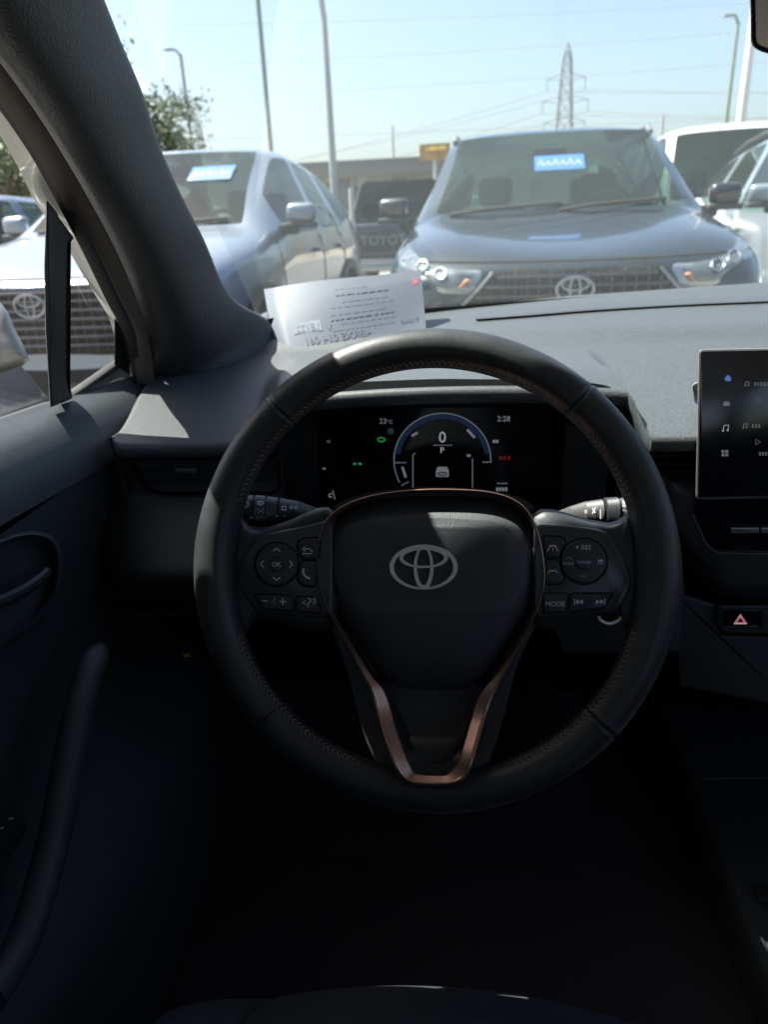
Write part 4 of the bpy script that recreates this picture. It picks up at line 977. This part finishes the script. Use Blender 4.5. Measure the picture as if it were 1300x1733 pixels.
def make_suv(name, label, cat, pm, loc, rz, group=None, sx=1, sy=1, sz=1, detail=2, clad=None, glass='glass', sticker=None, lampout=None, roofrail=True):
    root = empty(name, loc, rz, label, cat, group); wr = .355
    wy = (.88*sy, 3.55*sy); cuts = [(y, wr, .42) for y in wy]
    parts, bvh = car_skin(SUV, suv_region, cuts, sx, sy, sz)
    part_mesh('body', parts[0], pm, root)
    clm = clad or P['clad']
    part_mesh('sill', parts[3], clm, root)
    sc = {k: [] for k in ('f', 'r')}
    for p in parts[1]: sc['f' if p[0][1] < 3*sy else 'r'].append(p)
    wsd = part_mesh('windshield', sc['f'], P[glass], root); part_mesh('rear_window', sc['r'], P[glass], root)
    for lo_, hi in ((1.5, 2.56), (2.56, 3.36), (3.36, 4.3)):
        for sg in (-1, 1):
            q = [p for p in parts[2] if lo_*sy < sum(c[1] for c in p)/len(p) < hi*sy and p[0][0]*sg > 0]
            if q: part_mesh('side_window', q, P[glass], root)
    for y in wy:
        for sg in (-1, 1):
            wheel_at(root, sg*.80*sx, y, wr, wr, sg)
            mb = MB(); a0, a1 = R(-25), R(205)
            A = []; B = []; C_ = []
            for k in range(25):
                a = lerp(a0, a1, k/24); c, s = math.cos(a), math.sin(a)
                A.append(V((sg*(.935*sx), y+.425*c, wr+.425*s))); B.append(V((sg*(.94*sx-.0*s), y+.50*c, wr+.50*s))); C_.append(V((sg*.60*sx, y+.42*c, wr+.42*s)))
            mb.strip(B, A); mb.strip(A, C_); mb.strip([b_+V((-sg*.05, 0, 0)) for b_ in B], B)
            mb.build('arch_cladding', clm, root)
    mb = MB(); mb.box((0, 2.3*sy, .28), (1.15*sx, 3.9*sy, .16)); mb.build('underbody', P['clad'], root)
    for sg in (-1, 1):   # mirrors
        mb = MB(); mb.box((sg*1.00*sx, 1.56*sy, 1.225*sz), (.19, .09, .125), Matrix.Rotation(R(8*sg), 3, 'Z'), bev=.04, seg=3); 
        mr = mb.build('side_mirror', pm if detail < 3 else P['black'], root, ang=60)
        mb = MB(); mb.box((sg*.91*sx, 1.58*sy, 1.135*sz), (.12, .06, .07), bev=.015); mb.box((sg*1.00*sx, 1.555*sy, 1.155*sz), (.20, .095, .035), bev=.012); mb.build('mirror_arm', P['clad'], mr)
    if detail >= 1:
        mb = MB(); decal(mb, bvh, rpoly([(-.34, .935), (.34, .935), (.56, .74), (.50, .60), (-.50, .60), (-.56, .74)], .05, 3), .012, mi=0); gr_ = mb.build('grille', P['grille'], root)
        mb = MB()
        for k in range(7):
            z = .905-k*.042; hw2 = interp([(.60, .50), (.74, .55), (.935, .33)], z)-.02; mb.tube([project(bvh, lerp(-hw2, hw2, t/14), z, .020) for t in range(15)], .007, 5)
        for k in range(-9, 10):
            x = k*.052; z1 = .93 if abs(x) < .32 else .93-(abs(x)-.32)*.8; mb.tube([project(bvh, x, lerp(.62, z1, t/5), .018) for t in range(6)], .004, 4)
        mb.build('grille_mesh', P['black'], gr_)
        mb = MB(); mb.tube([project(bvh, lerp(-.80, .80, t/24), .962+.012*abs(lerp(-1, 1, t/24))**2, .001) for t in range(25)], .006, 4); mb.build('hood_seam', P['grille'], root)
        for sg in (-1, 1): mb = MB(); mb.tube([project(bvh, sg*x, z, .016) for x, z in ((.36, .925), (.42, .86), (.50, .78), (.585, .72))], .008, 6); mb.build('grille_trim', P['rim'], root)
        mb = MB(); decal(mb, bvh, rpoly([(-.55, .54), (.55, .54), (.62, .34), (-.62, .34)], .04, 3), .012); mb.build('lower_grille', P['grille'], root)
        mb = MB(); decal(mb, bvh, rpoly([(-.58, .33), (.58, .33), (.50, .25), (-.50, .25)], .03, 3), .022); mb.build('skid_plate', P['rim'], root)
        for sg in (-1, 1):
            lo_ = [(sg*x*sx, z*sz) for x, z in (lampout or [(.40, .93), (.79, 1.03), (.825, .965), (.59, .84), (.455, .835)])]
            mb = MB(); o2 = rpoly(lo_, .025, 3); decal(mb, bvh, o2, .008, mi=1); decal(mb, bvh, [(lerp(sum(p[0] for p in lo_)/5, x, .84), lerp(sum(p[1] for p in lo_)/5, z, .72)) for x, z in o2], .018, mi=0)
            for k, (cx, cz) in enumerate(((.60, .925), (.685, .955))):
                mb.tube([project(bvh, sg*(cx+.028*math.cos(t*math.pi/8))*sx, (cz+.022*math.sin(t*math.pi/8))*sz, .024) for t in range(16)], .006, 5, 1, closed=True)
            decal(mb, bvh, rpoly([(sg*.455*sx, .895*sz), (sg*.48*sx, .905*sz), (sg*.52*sx, .86*sz), (sg*.495*sx, .86*sz)], .008, 2), .023, mi=2)
            mb.build('headlight', [P['lens'], P['lensframe'], P['amber']], root)
            mb = MB(); decal(mb, bvh, rpoly([(sg*.66*sx, .50), (sg*.78*sx, .52), (sg*.76*sx, .42), (sg*.66*sx, .42)], .02, 3), .01); mb.build('fog_lamp', P['lens'], root)
        emblem_on(root, bvh, 0, .845, .16, P['rim'])
        for sg in (-1, 1):
            mb = MB(); decal(mb, bvh, rpoly([(sg*.44, .99), (sg*.84, 1.02), (sg*.86, .90), (sg*.50, .88)], .02, 3), .01, side=1); mb.build('tail_light', P['redlamp'], root)
    if detail >= 2:
        seats_in(root, (2.35*sy, 3.15*sy))
        mb = MB(); mb.box((0, 1.55*sy, 1.02), (1.35, .55, .16), bev=.05); mb.box((0, 2.5*sy, .45), (1.4, 2.3, .08)); mb.build('cabin_dashboard', P['cabin'], root)
        mb = MB(); mb.tube([(.36+.18*math.cos(t*math.pi/12), 1.86*sy+.06*math.sin(t*math.pi/12), 1.10+.17*math.sin(t*math.pi/12)) for t in range(24)], .016, 6, closed=True); mb.build('cabin_wheel', P['seat'], root)
        mb = MB(); mb.box((0, 2.12*sy, 1.53), (.22, .03, .06), bev=.01); mb.build('cabin_mirror', P['seat'], root)
        if roofrail:
            for sg in (-1, 1):
                mb = MB(); mb.tube([V((sg*x*sx, y*sy, z*sz)) for x, y, z in ((.635, 2.1, 1.625), (.64, 2.25, 1.672), (.64, 2.8, 1.69), (.597, 3.4, 1.665), (.585, 3.8, 1.60))], .018, 8); mb.build('roof_rail', P['clad'] if detail < 3 else P['rim'], root)
        mb = MB()
        for x0, x1 in ((-.62, .02), (.0, .60)): mb.tube([(x0, 1.19*sy, 1.175*sz), (x0+.2, 1.20*sy, 1.198*sz), (x1, 1.27*sy, 1.215*sz)], .012, 6)
        mb.build('wiper', P['clad'], root)
        for sg in (-1, 1):    # door seams and handles
            mb = MB()
            for y in (1.35, 2.56, 3.36):
                mb = MB(); pts = []
                for k in range(8):
                    z = lerp(.36, 1.08, k/7); h = bvh.ray_cast(V((sg*3, y*sy, z*sz)), V((-sg, 0, 0)))
                    if h[0] is not None: pts.append(h[0]+V((sg*.001, 0, 0)))
                mb.tube(pts, .005, 4); mb.build('door_seam', P['clad'], root)
            for y in (2.38, 3.20):
                h = bvh.ray_cast(V((sg*3, y*sy, .98*sz)), V((-sg, 0, 0)))
                mb = MB(); mb.box(h[0]+V((sg*.02, 0, 0)), (.03, .19, .032), bev=.01); mb.build('door_handle', pm, root)
    if sticker:
        mb = MB(); sxk, zc, yy = sticker
        SM = lambda x, y, h=0: V((sxk-x, (1.24+(zc+y-1.18)*1.70)*sy-.030-h, zc+y))
        mb.plate([(-.15, -.045), (.15, -.045), (.15, .045), (-.15, .045)], SM, 0, .002, 0, mi=0)
        for k in range(6):
            x = -.13+k*.045; mb.stroke([(x, -.018), (x+.018, .014+.01*(k % 2)), (x+.032, -.014)], .008, SM, .004, 1)
        mb.build('window_sticker', [P['sticker'], P['stickw']], root)
    return root, bvh
def heading(deg): return R(deg)
A3 = R(-3.2)
slate, bv = make_suv('parked_suv', 'slate grey suv parked nose-on straight ahead beyond the windshield, roof rails and angular headlights', 'suv', P['slate'], (.535, 3.36, 0), A3, 'cars parked in rows on the lot', detail=3, sticker=(.03, 1.45, 0))
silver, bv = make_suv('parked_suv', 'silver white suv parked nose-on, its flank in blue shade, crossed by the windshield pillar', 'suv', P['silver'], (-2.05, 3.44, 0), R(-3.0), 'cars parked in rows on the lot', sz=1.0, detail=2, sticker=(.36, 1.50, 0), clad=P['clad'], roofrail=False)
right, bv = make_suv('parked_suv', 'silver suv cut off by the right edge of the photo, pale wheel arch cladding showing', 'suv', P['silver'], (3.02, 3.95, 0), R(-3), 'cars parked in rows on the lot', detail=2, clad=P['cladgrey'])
# cars further away (fewer parts)
far_w, bv = make_suv('parked_car', 'white car seen just right of the dark pickup, behind the slate grey suv mirror', 'car', P['white'], (.05, 14.2, 0), R(3), 'cars parked in rows on the lot', detail=1, sz=.93)
def far_copy(loc, rz, label, pm=None):
    c = copy_tree(far_w); c.location = loc; c.rotation_euler = (0, 0, rz); c['label'] = label
    if pm:
        for ch in c.children:
            if ch.name.split('.')[0] in ('body', 'side_mirror'):
                ch.data = ch.data.copy(); ch.data.materials[0] = pm
    return c
far_copy((-3.3, 15.0, 0), R(4), 'pale car behind the silver white suv, left of the dark pickup tailgate')
far_copy((-6.7, 8.8, 0), R(-8), 'white car seen above the silver suv hood through the driver side window', P['white'])
far_copy((-5.4, 5.2, 0), R(-5), 'blue grey car at the left photo edge seen through the driver side window', P['blue'])
far_copy((-11, 13, 0), R(-8), 'white car far back in the row beyond the blue grey car')
far_copy((-.6, 26, 0), R(3), 'distant pale car in front of the long low building')
far_copy((-4.5, 27, 0), R(3), 'distant dark car in front of the long low building', P['blue'])
# ------------------------------------------------------------ pickup, seen from behind
pk = empty('pickup_truck', (-.98, 11.6, 0), R(-1), 'dark pickup truck seen from behind with lettered tailgate and red tail lights', 'pickup', 'cars parked in rows on the lot')
PKB = [(0.0, [(.84, .50), (.88, .56), (.90, .75), (.91, .95), (.90, 1.05), (.88, 1.10)])]
mb = MB(); 
for sg in (-1, 1):
    mb.box((sg*.86, 1.1, .86), (.12, 2.1, .56), bev=.035, seg=3)
mb.box((0, 1.1, .62), (1.62, 2.1, .06)); mb.box((0, 2.15, .90), (1.66, .06, .5))
mb.rings([[V((x*sx_, y, z)) for x, z in ((-.90, .45), (-.92, .8), (-.90, 1.12), (-.70, 1.74), (-.62, 1.80), (.62, 1.80), (.70, 1.74), (.90, 1.12), (.92, .8), (.90, .45))] for sx_, y in ((.97, 2.18), (1, 2.24), (1, 3.4), (1, 4.0))])
mb.box((0, 4.6, .82), (1.78, 1.3, .62), bev=.09, seg=3)
mb.build('body', P['black'], pk)
mb = MB(); mb.box((0, .03, .87), (1.56, .07, .50), bev=.025, seg=3); mb.box((0, .0, 1.085), (1.5, .06, .05), bev=.015)
tg = mb.build('tailgate', P['black'], pk)
mb = MB(); mb.text('TOYOTA', 0, .80, .20, lambda x, y, h: V((x, -.012-h, .80-(y-.80)+.02)), 0, 0, bold=.02); mb.build('tailgate_lettering', mat('worn_grey_lettering', (.20, .20, .18), .5), tg)
mb = MB(); mb.box((0, -.02, 1.0), (.26, .04, .07), bev=.015); mb.build('handle', P['clad'], tg)
for sg in (-1, 1):
    mb = MB(); mb.box((sg*.865, .03, .93), (.115, .10, .38), bev=.02); mb.build('tail_light', P['redlamp'], pk)
mb = MB(); mb.box((0, -.10, .52), (1.66, .20, .15), bev=.04); mb.box((0, -.10, .61), (.9, .14, .03), bev=.01); mb.build('bumper', P['rim'], pk)
mb = MB(); SMp = lambda x, y, h=0: V((x, lerp(2.165, 2.20, (y-1.2)/.5)-h-.01+(y-1.2)*.06, y)); mb.plate(rpoly([(-.68, 1.2), (.68, 1.2), (.58, 1.70), (-.58, 1.70)], .05, 3), SMp, -.02, .006, 0); mb.build('rear_window', P['glassdark'], pk)
for y in (.95, 4.3):
    for sg in (-1, 1): wheel_at(pk, sg*.78, y, .37, .37, sg)
# ------------------------------------------------------------ white boxy 4x4 behind
VAN = [
 (0.03, [(.55, .45), (.70, .50), (.80, .65), (.82, .80), (.82, .92), (.80, 1.00), (.60, 1.02), (.30, 1.03), (0, 1.03)]),
 (0.20, [(.82, .42), (.90, .50), (.93, .65), (.94, .82), (.93, .98), (.88, 1.08), (.62, 1.10), (.30, 1.11), (0, 1.11)]),
 (0.95, [(.84, .42), (.92, .50), (.94, .65), (.95, .85), (.94, 1.04), (.90, 1.14), (.64, 1.18), (.32, 1.19), (0, 1.19)]),
 (1.12, [(.84, .42), (.92, .50), (.94, .65), (.95, .85), (.94, 1.10), (.88, 1.21), (.80, 1.23), (.42, 1.24), (0, 1.24)]),
 (1.42, [(.84, .42), (.92, .50), (.94, .65), (.95, .85), (.93, 1.16), (.82, 1.50), (.75, 1.52), (.40, 1.53), (0, 1.53)]),
 (1.72, [(.84, .42), (.92, .50), (.94, .65), (.95, .85), (.93, 1.18), (.77, 1.80), (.69, 1.84), (.36, 1.86), (0, 1.86)]),
 (1.86, [(.84, .42), (.92, .50), (.94, .65), (.95, .85), (.93, 1.18), (.76, 1.84), (.68, 1.91), (.36, 1.935), (0, 1.94)]),
 (2.40, [(.84, .42), (.92, .50), (.94, .65), (.95, .85), (.93, 1.18), (.76, 1.85), (.68, 1.93), (.36, 1.955), (0, 1.96)]),
 (2.52, [(.84, .42), (.92, .50), (.94, .65), (.95, .85), (.93, 1.18), (.76, 1.85), (.68, 1.93), (.36, 1.955), (0, 1.96)]),
 (3.30, [(.84, .42), (.92, .50), (.94, .65), (.95, .85), (.93, 1.18), (.76, 1.85), (.68, 1.93), (.36, 1.955), (0, 1.96)]),
 (3.42, [(.84, .42), (.92, .50), (.94, .65), (.95, .85), (.93, 1.18), (.76, 1.85), (.68, 1.93), (.36, 1.955), (0, 1.96)]),
 (4.40, [(.84, .42), (.92, .50), (.94, .65), (.95, .85), (.93, 1.18), (.77, 1.83), (.68, 1.91), (.36, 1.93), (0, 1.93)]),
 (4.60, [(.84, .44), (.90, .52), (.92, .65), (.93, .85), (.90, 1.18), (.76, 1.76), (.66, 1.84), (.34, 1.86), (0, 1.86)]),
 (4.70, [(.74, .46), (.82, .54), (.84, .65), (.85, .85), (.82, 1.16), (.70, 1.70), (.58, 1.76), (.28, 1.78), (0, 1.78)])]
def van_region(i, s):
    if s == 0: return 3
    if i in (3, 4) and s in (6, 7): return 1
    if s == 4 and i in (4, 5, 6, 8, 10): return 2
    return 0
vr = empty('parked_van', (2.78, 6.6, 0), R(-5), 'white boxy vehicle with upright windshield and black mirror, behind the slate grey suv', 'van', 'cars parked in rows on the lot')
parts, bv = car_skin(VAN, van_region, [(.95, .4, .47), (3.7, .4, .47)])
part_mesh('body', parts[0], P['white'], vr); part_mesh('sill', parts[3], P['clad'], vr); part_mesh('windshield', parts[1], P['glass'], vr)
for lo_, hi in ((1.2, 2.46), (2.46, 3.36), (3.36, 4.6)):
    for sg in (-1, 1):
        q = [p for p in parts[2] if lo_ < sum(c[1] for c in p)/len(p) < hi and p[0][0]*sg > 0]
        if q: part_mesh('side_window', q, P['glass'], vr)
for y in (.95, 3.7):
    for sg in (-1, 1): wheel_at(vr, sg*.82, y, .4, .4, sg)
for sg in (-1, 1):
    mb = MB(); mb.box((sg*1.05, 1.25, 1.32), (.17, .09, .26), bev=.03); mb.tube([(sg*.93, 1.3, 1.2), (sg*1.03, 1.25, 1.25)], .02, 6); mb.build('side_mirror', P['clad'], vr)
    mb = MB(); decal(mb, bv, rpoly([(sg*.52, .96), (sg*.78, .96), (sg*.78, .78), (sg*.52, .78)], .03, 3), .015); mb.build('headlight', P['lens'], vr)
mb = MB(); decal(mb, bv, rpoly([(-.46, .96), (.46, .96), (.46, .74), (-.46, .74)], .03, 3), .015); mb.build('grille', P['grille'], vr)
mb = MB(); mb.box((0, .62, 1.20), (.5, .22, .03), bev=.01); mb.build('hood_scoop', P['clad'], vr)
mb = MB(); mb.box((0, -.05, .52), (1.8, .18, .2), bev=.05); mb.build('bumper', P['chrome'], vr)
seats_in(vr, (2.2, 3.1), 1.45); mb = MB(); mb.box((0, 1.5, 1.12), (1.5, .5, .2), bev=.05); mb.box((0, 2.9, .9), (1.5, 2.9, .7)); mb.build('cabin_dashboard', P['cabin'], vr)
# ------------------------------------------------------------ poles
metal = mat('galvanised_pole', (.34, .36, .36), .5, metal=.4); green = mat('dull_green_pole', (.20, .24, .19), .6); 
def pole(px0, py0, y, r, topz, name, label, cat, m, group=None, head=None, x=None):
    b_ = at(px0, py0, y=y); root = empty(name, (b_.x, y, 0), 0, label, cat, group)
    mb = MB(); mb.tube([(0, 0, 0), (0, 0, topz*.5), (0, 0, topz)], [r*1.1, r, r*.75], 12); mb.tube([(0, 0, 0), (0, 0, .25)], r*1.8, 12); mb.build('pole', m, root)
    if head == 'lamp':
        mb = MB(); mb.tube([(0, 0, topz-.1), (-.12, -.1, topz+.12), (-.30, -.2, topz+.16)], r*.6, 8); mb.build('arm', m, root)
        mb = MB(); mb.box((-.40, -.2, topz+.15), (.42, .2, .09), bev=.03); mb.build('lamp_head', m, root)
    if head == 'bend':
        mb = MB(); mb.tube([V((0, 0, topz-.1)), V((-.03, 0, topz+.25)), V((-.15, -.1, topz+.55)), V((-.6, -.2, topz+.9)), V((-1.5, -.4, topz+1.1))], r*.75, 10); mb.build('arm', m, root)
        mb = MB(); mb.box((-1.8, -.45, topz+1.08), (.7, .28, .12), bev=.04); mb.build('lamp_head', m, root)
    return root
G_ = 'lamp posts across the lot'
def ztop(px, py, y): return at(px, py, y=y).z
pole(458, 246, 19, .055, 11, 'lamp_post', 'tall thin dull green lamp post rising behind the silver white suv, its top cut off', 'lamp post', green, G_, 'lamp')
pole(566, 325, 14, .066, ztop(546, 25, 14), 'lamp_post', 'grey lamp post with curved neck standing between the silver white suv and the dark pickup', 'lamp post', metal, G_, 'bend')
pole(325, 250, 34, .085, ztop(303, 92, 34), 'lamp_post', 'leftmost lamp post, short arm, beside the tree', 'lamp post', green, G_, 'lamp')
pole(1229, 212, 32, .08, ztop(1250, 36, 32), 'lamp_post', 'lamp post with small head, left one of the pair above the white boxy vehicle', 'lamp post', green, G_, 'lamp')
pole(1254, 212, 16, .08, 6.2, 'lamp_post', 'thicker pale lamp post, right one of the pair above the white boxy vehicle', 'lamp post', mat('pale_pole', (.62, .62, .6), .5), G_, 'lamp')
pole(666, 260, 70, .11, ztop(664, 213, 70), 'mast', 'thin distant mast rising above the long low building', 'mast', metal)
pole(1120, 230, 60, .15, ztop(1120, 196, 60), 'mast', 'thin distant mast between the slate grey suv roof and the white boxy vehicle', 'mast', metal)
pole(598, 400, 8.8, .032, ztop(597, 318, 8.8), 'post', 'short pale metal post in front of the dark pickup', 'post', mat('post_grey', (.48, .50, .50), .5))
# ------------------------------------------------------------ pylons and lines
steel = mat('weathered_lattice_steel', (.10, .10, .095), .6)
def pylon(px, ytop, y, name_label, w0, hz, scale=1):
    top = at(px, ytop, y=y); H_t = top.z; root = empty('pylon', (top.x, y, 0), 0, name_label, 'pylon', 'power pylons on the horizon')
    mb = MB(); lev = [0, .18, .34, .48, .60, .70, .78, .85, .91, .955, 1.0]; half = lambda t: interp([(0, 3.4), (.5, 1.75), (.80, 1.15), (.93, .85), (1, .05)], t)*w0
    for sx_ in (-1, 1):
        for sy_ in (-1, 1): mb.tube([(sx_*half(t), sy_*half(t), t*H_t) for t in lev], [.14*w0]*8+[.10, .08, .05], 4)
    for a, b_ in zip(lev, lev[1:]):
        ha, hb = half(a), half(b_)
        for s in (-1, 1):
            for P0, P1 in (((-ha, s*ha), (hb, s*hb)), ((ha, s*ha), (-hb, s*hb)), ((s*ha, -ha), (s*hb, hb)), ((s*ha, ha), (s*hb, -hb))): mb.tube([(P0[0], P0[1], a*H_t), (P1[0], P1[1], b_*H_t)], .07*w0, 4)
        for s in (-1, 1): mb.tube([(-hb, s*hb, b_*H_t), (hb, s*hb, b_*H_t)], .06*w0, 4)
    mb.build('tower', steel, root)
    tips = []
    for t, L in ((.80, 4.3), (.68, 5.2), (.56, 4.7)):
        z = t*H_t; mb = MB()
        for s in (-1, 1):
            mb.tube([(s*half(t), 0, z), (s*L*w0, 0, z+.3)], .06*w0, 4); mb.tube([(s*half(t), 0, z+1.5*w0), (s*L*w0, 0, z+.3)], .06*w0, 4); mb.tube([(s*L*w0, 0, z+.3), (s*L*w0, 0, z-1.2)], .05, 4); tips.append(V((top.x+s*L*w0, y, z-1.2)))
        mb.build('cross_arm', steel, root)
    return tips
tA = pylon(962, 72, 120, 'tall lattice power pylon straight above the slate grey suv roof', .62, 1)
tB = pylon(334, 200, 230, 'small far off lattice pylon beside the leftmost lamp post', .7, 1)
wire = mat('power_cable', (.2, .21, .22), .6)
def cable(a, b_, sag, label, r=.035):
    pts = [a.lerp(b_, k/30)-V((0, 0, sag*4*(k/30)*(1-k/30))) for k in range(31)]; mb = MB(); mb.tube([p-a for p in pts], r, 5)
    o = mb.build('power_line', wire); o.location = a; tag(o, label, 'power line', 'cables strung between the pylons'); return o
for i, a in enumerate(tA):
    nm = ('top', 'middle', 'lowest')[i//2]; sd = ('near', 'far')[i % 2]
    cable(a, V((-150-10*(i % 2), 175, a.z-4+2*(i % 2))), 7+i*.4, '%s sagging cable on the %s side of the big pylon, running off to the left' % (nm, sd))
    cable(a, V((190, 95+6*(i % 2), a.z+3)), 5+i*.3, '%s sagging cable on the %s side of the big pylon, running off to the right' % (nm, sd))
for k, (za, zb, yy, sg_, nm) in enumerate(((19, 22, 100, 3, 'faint long cable crossing low above the building roof'), (25, 27, 105, 4, 'faint long cable crossing just above the billboard height'), (33, 30, 112, 4, 'faint long cable crossing behind the slate grey suv roof'), (41, 44, 125, 5, 'highest faint cable crossing the pale sky behind the big pylon'), (14, 12, 90, 2, 'lowest faint cable crossing just over the parked car roofs'))):
    cable(V((-130, yy, za)), V((130, yy+20, zb)), sg_, nm, .028)
# ------------------------------------------------------------ building, billboard
bl = at(525, 278, y=62); br = at(790, 262, y=60)
bd = empty('building', (-8, 60, 0), R(-1), 'long low grey building with dark roof edge and upright bays, behind the pickup', 'building')
mb = MB(); mb.box((-4, 3, 2.2), (44, 6, 4.4)); mb.build('wall', mat('grey_cladding', (.17, .18, .185), .7, var=(.5, .3, 4)), bd)
mb = MB(); mb.box((-4, 2.8, 4.9), (45, 7, 1.1), bev=.05); mb.build('roof', mat('dark_roof_fascia', (.10, .11, .12), .6), bd)
for k in range(30):
    mb = MB(); x = -25+k*1.45; mb.box((x, -.06, 2.6), (.9, .1, 2.0+.5*(k % 3)), bev=.02); mb.build('window', mat('bay_tone_%d' % (k % 3), [(.05, .06, .07), (.15, .14, .12), (.10, .11, .12)][k % 3], .5) if k < 3 else bpy.data.materials['bay_tone_%d' % (k % 3)], bd)  # bay fronts alternate between dull grey tones
    mb = MB(); mb.box((x+.72, -.15, 2.3), (.18, .2, 4.5)); mb.build('column', P['cladgrey'], bd)
bb = at(736, 257, y=52); bbr = empty('billboard', (bb.x, 52, 0), 0, 'small brown and yellow billboard above the building, left of the slate grey suv', 'billboard')
hw_, hh_ = 23*52/F, 11*52/F
mb = MB(); mb.box((0, 0, bb.z), (hw_*2, .25, hh_*2), bev=.02)
mb.build('panel', mat('billboard_brown', (.22, .14, .05), .6, var=(1.2, .5, 3)), bbr)
mb = MB(); mb.box((0, -.14, bb.z+hh_*.45), (hw_*1.6, .02, hh_*.5)); mb.build('picture', mat('billboard_yellow', (.50, .36, .08), .6, var=(3, .6, 4)), bbr)
mb = MB(); mb.tube([(0, .1, 0), (0, .1, bb.z)], .12, 8); mb.build('pole', metal, bbr)
# ------------------------------------------------------------ trees
leafm = mat('leaf_green', (.075, .11, .035), .6, var=(.8, .45, 3)); bark = mat('bark', (.11, .085, .06), .9)
def tree(px, py, y, rx, rz_, label, n=5200, seed=1, leaf=.10):
    c = at(px, py, y=y); root = empty('tree', (c.x, y, 0), 0, label, 'tree', 'trees at the left'); rg = random.Random(seed)
    mb = MB(); z0 = c.z-rz_*.5
    mb.tube([(0, 0, 0), (.05, .05, z0*.5), (0, 0, z0)], [.24, .18, .13], 10); limbs = []
    for k in range(11):
        a = k*2.4; L = rg.uniform(.55, .95); e = V((math.cos(a)*rx*L, math.sin(a)*rx*L, c.z+rz_*rg.uniform(-.35, .9))); m_ = V((e.x*.4, e.y*.4, lerp(z0, e.z, .6))); mb.tube([(0, 0, z0*.9), m_, e], [.08, .05, .015], 6); limbs += [(m_, .8), (e, 1)]
        for q in range(3): e2 = e+V((rg.uniform(-1, 1), rg.uniform(-1, 1), rg.uniform(-.4, 1)))*rx*.3; mb.tube([m_.lerp(e, .6), e2], [.02, .006], 4); limbs.append((e2, .7))
    mb.build('trunk', bark, root)
    mb = MB()
    for i in range(n):
        p, w = rg.choice(limbs); g = rx*.20*w; q = p+V((rg.gauss(0, g), rg.gauss(0, g), rg.gauss(0, g*.8)))
        d = V((rg.gauss(0, 1), rg.gauss(0, 1), rg.gauss(-.3, .8))).normalized(); s = d.cross(V((rg.gauss(0, 1), rg.gauss(0, 1), rg.gauss(0, 1)))).normalized(); l = leaf*rg.uniform(.7, 1.5)
        mb.add([q, q+d*l*.5+s*l*.28, q+d*l, q+d*l*.5-s*l*.28], [(0, 1, 2, 3)])
    mb.build('crown', leafm, root, smooth=False, recalc=False)
tree(215, 232, 26, 2.3, 2.6, 'green tree partly hidden by the windshield pillar, beside the leftmost lamp post', seed=4, n=7000, leaf=.15)
tree(-10, 275, 17, 2.0, 1.5, 'leafy tree at the left edge seen through the driver side window', seed=9, n=6000, leaf=.13)
tree(-190, 250, 22, 2.6, 2.4, 'leafy tree further left beyond the driver side window', seed=12, n=4000, leaf=.15)
# ------------------------------------------------------------ ground
mb = MB(); mb.add([(-600, -300, 0), (600, -300, 0), (600, 1500, 0), (-600, 1500, 0)], [(0, 1, 2, 3)])
g = mb.build('ground', mat('sandy_ground', (.36, .32, .26), .9, var=(.2, .15, 6)), None, smooth=False); tag(g, kind='structure')
mb = MB(); mb.add([(-60, -25, .004), (60, -25, .004), (60, 45, .004), (-60, 45, .004)], [(0, 1, 2, 3)])
g = mb.build('asphalt', mat('dusty_asphalt', (.17, .165, .155), .85, bump=[('noise', 60, .4, .01)], var=(.9, .2, 8)), None, smooth=False); tag(g, kind='structure')
mb = MB()
for k in range(-8, 9): x = -.75+2.58*k; mb.add([(x-.05, 3.2, .008), (x+.05, 3.2, .008), (x+.35, 8.2, .008), (x+.25, 8.2, .008)], [(0, 1, 2, 3)])
g = mb.build('road_marking', mat('worn_white_line', (.6, .6, .58), .8, var=(8, .3, 5)), None, smooth=False); tag(g, kind='structure')
# ------------------------------------------------------------ light
SUN = V((-.505, .172, .845)).normalized(); el = math.asin(SUN.z)
w = bpy.data.worlds.new('World'); scene.world = w; w.use_nodes = True; nt = w.node_tree
sky = nt.nodes.new('ShaderNodeTexSky'); sky.sky_type = 'NISHITA'; sky.sun_disc = False; sky.sun_elevation = el; sky.sun_rotation = math.atan2(SUN.x, SUN.y)
sky.dust_density = 3.0; sky.air_density = 1.0; sky.ozone_density = 1.0
nt.links.new(sky.outputs[0], nt.nodes['Background'].inputs[0]); nt.nodes['Background'].inputs[1].default_value = .066
sl = bpy.data.lights.new('sun', 'SUN'); sl.energy = 5.0; sl.angle = R(.5); sl.color = (1, .94, .85)
so_ = bpy.data.objects.new('sun', sl); COL.objects.link(so_); so_.rotation_euler = SUN.to_track_quat('Z', 'Y').to_euler()
# ------------------------------------------------------------ camera
cd = bpy.data.cameras.new('camera'); cam = bpy.data.objects.new('camera', cd); COL.objects.link(cam)
cam.matrix_world = Matrix.Translation(EYE) @ Matrix((RT, UP, -FW)).transposed().to_4x4()
cd.sensor_fit = 'VERTICAL'; cd.sensor_height = 36; cd.lens = 36*F/1733; cd.clip_start = .01; cd.clip_end = 3000
cd.dof.use_dof = True; cd.dof.focus_distance = .60; cd.dof.aperture_fstop = 7.5
scene.camera = cam
scene.cycles.max_bounces = 6; scene.cycles.caustics_reflective = False; scene.cycles.caustics_refractive = False; scene.cycles.diffuse_bounces = 3; scene.cycles.glossy_bounces = 2; scene.cycles.transparent_max_bounces = 24
vs_ = scene.view_settings; vs_.view_transform = 'Standard'; vs_.look = 'None'; vs_.exposure = 2.1; vs_.gamma = 1
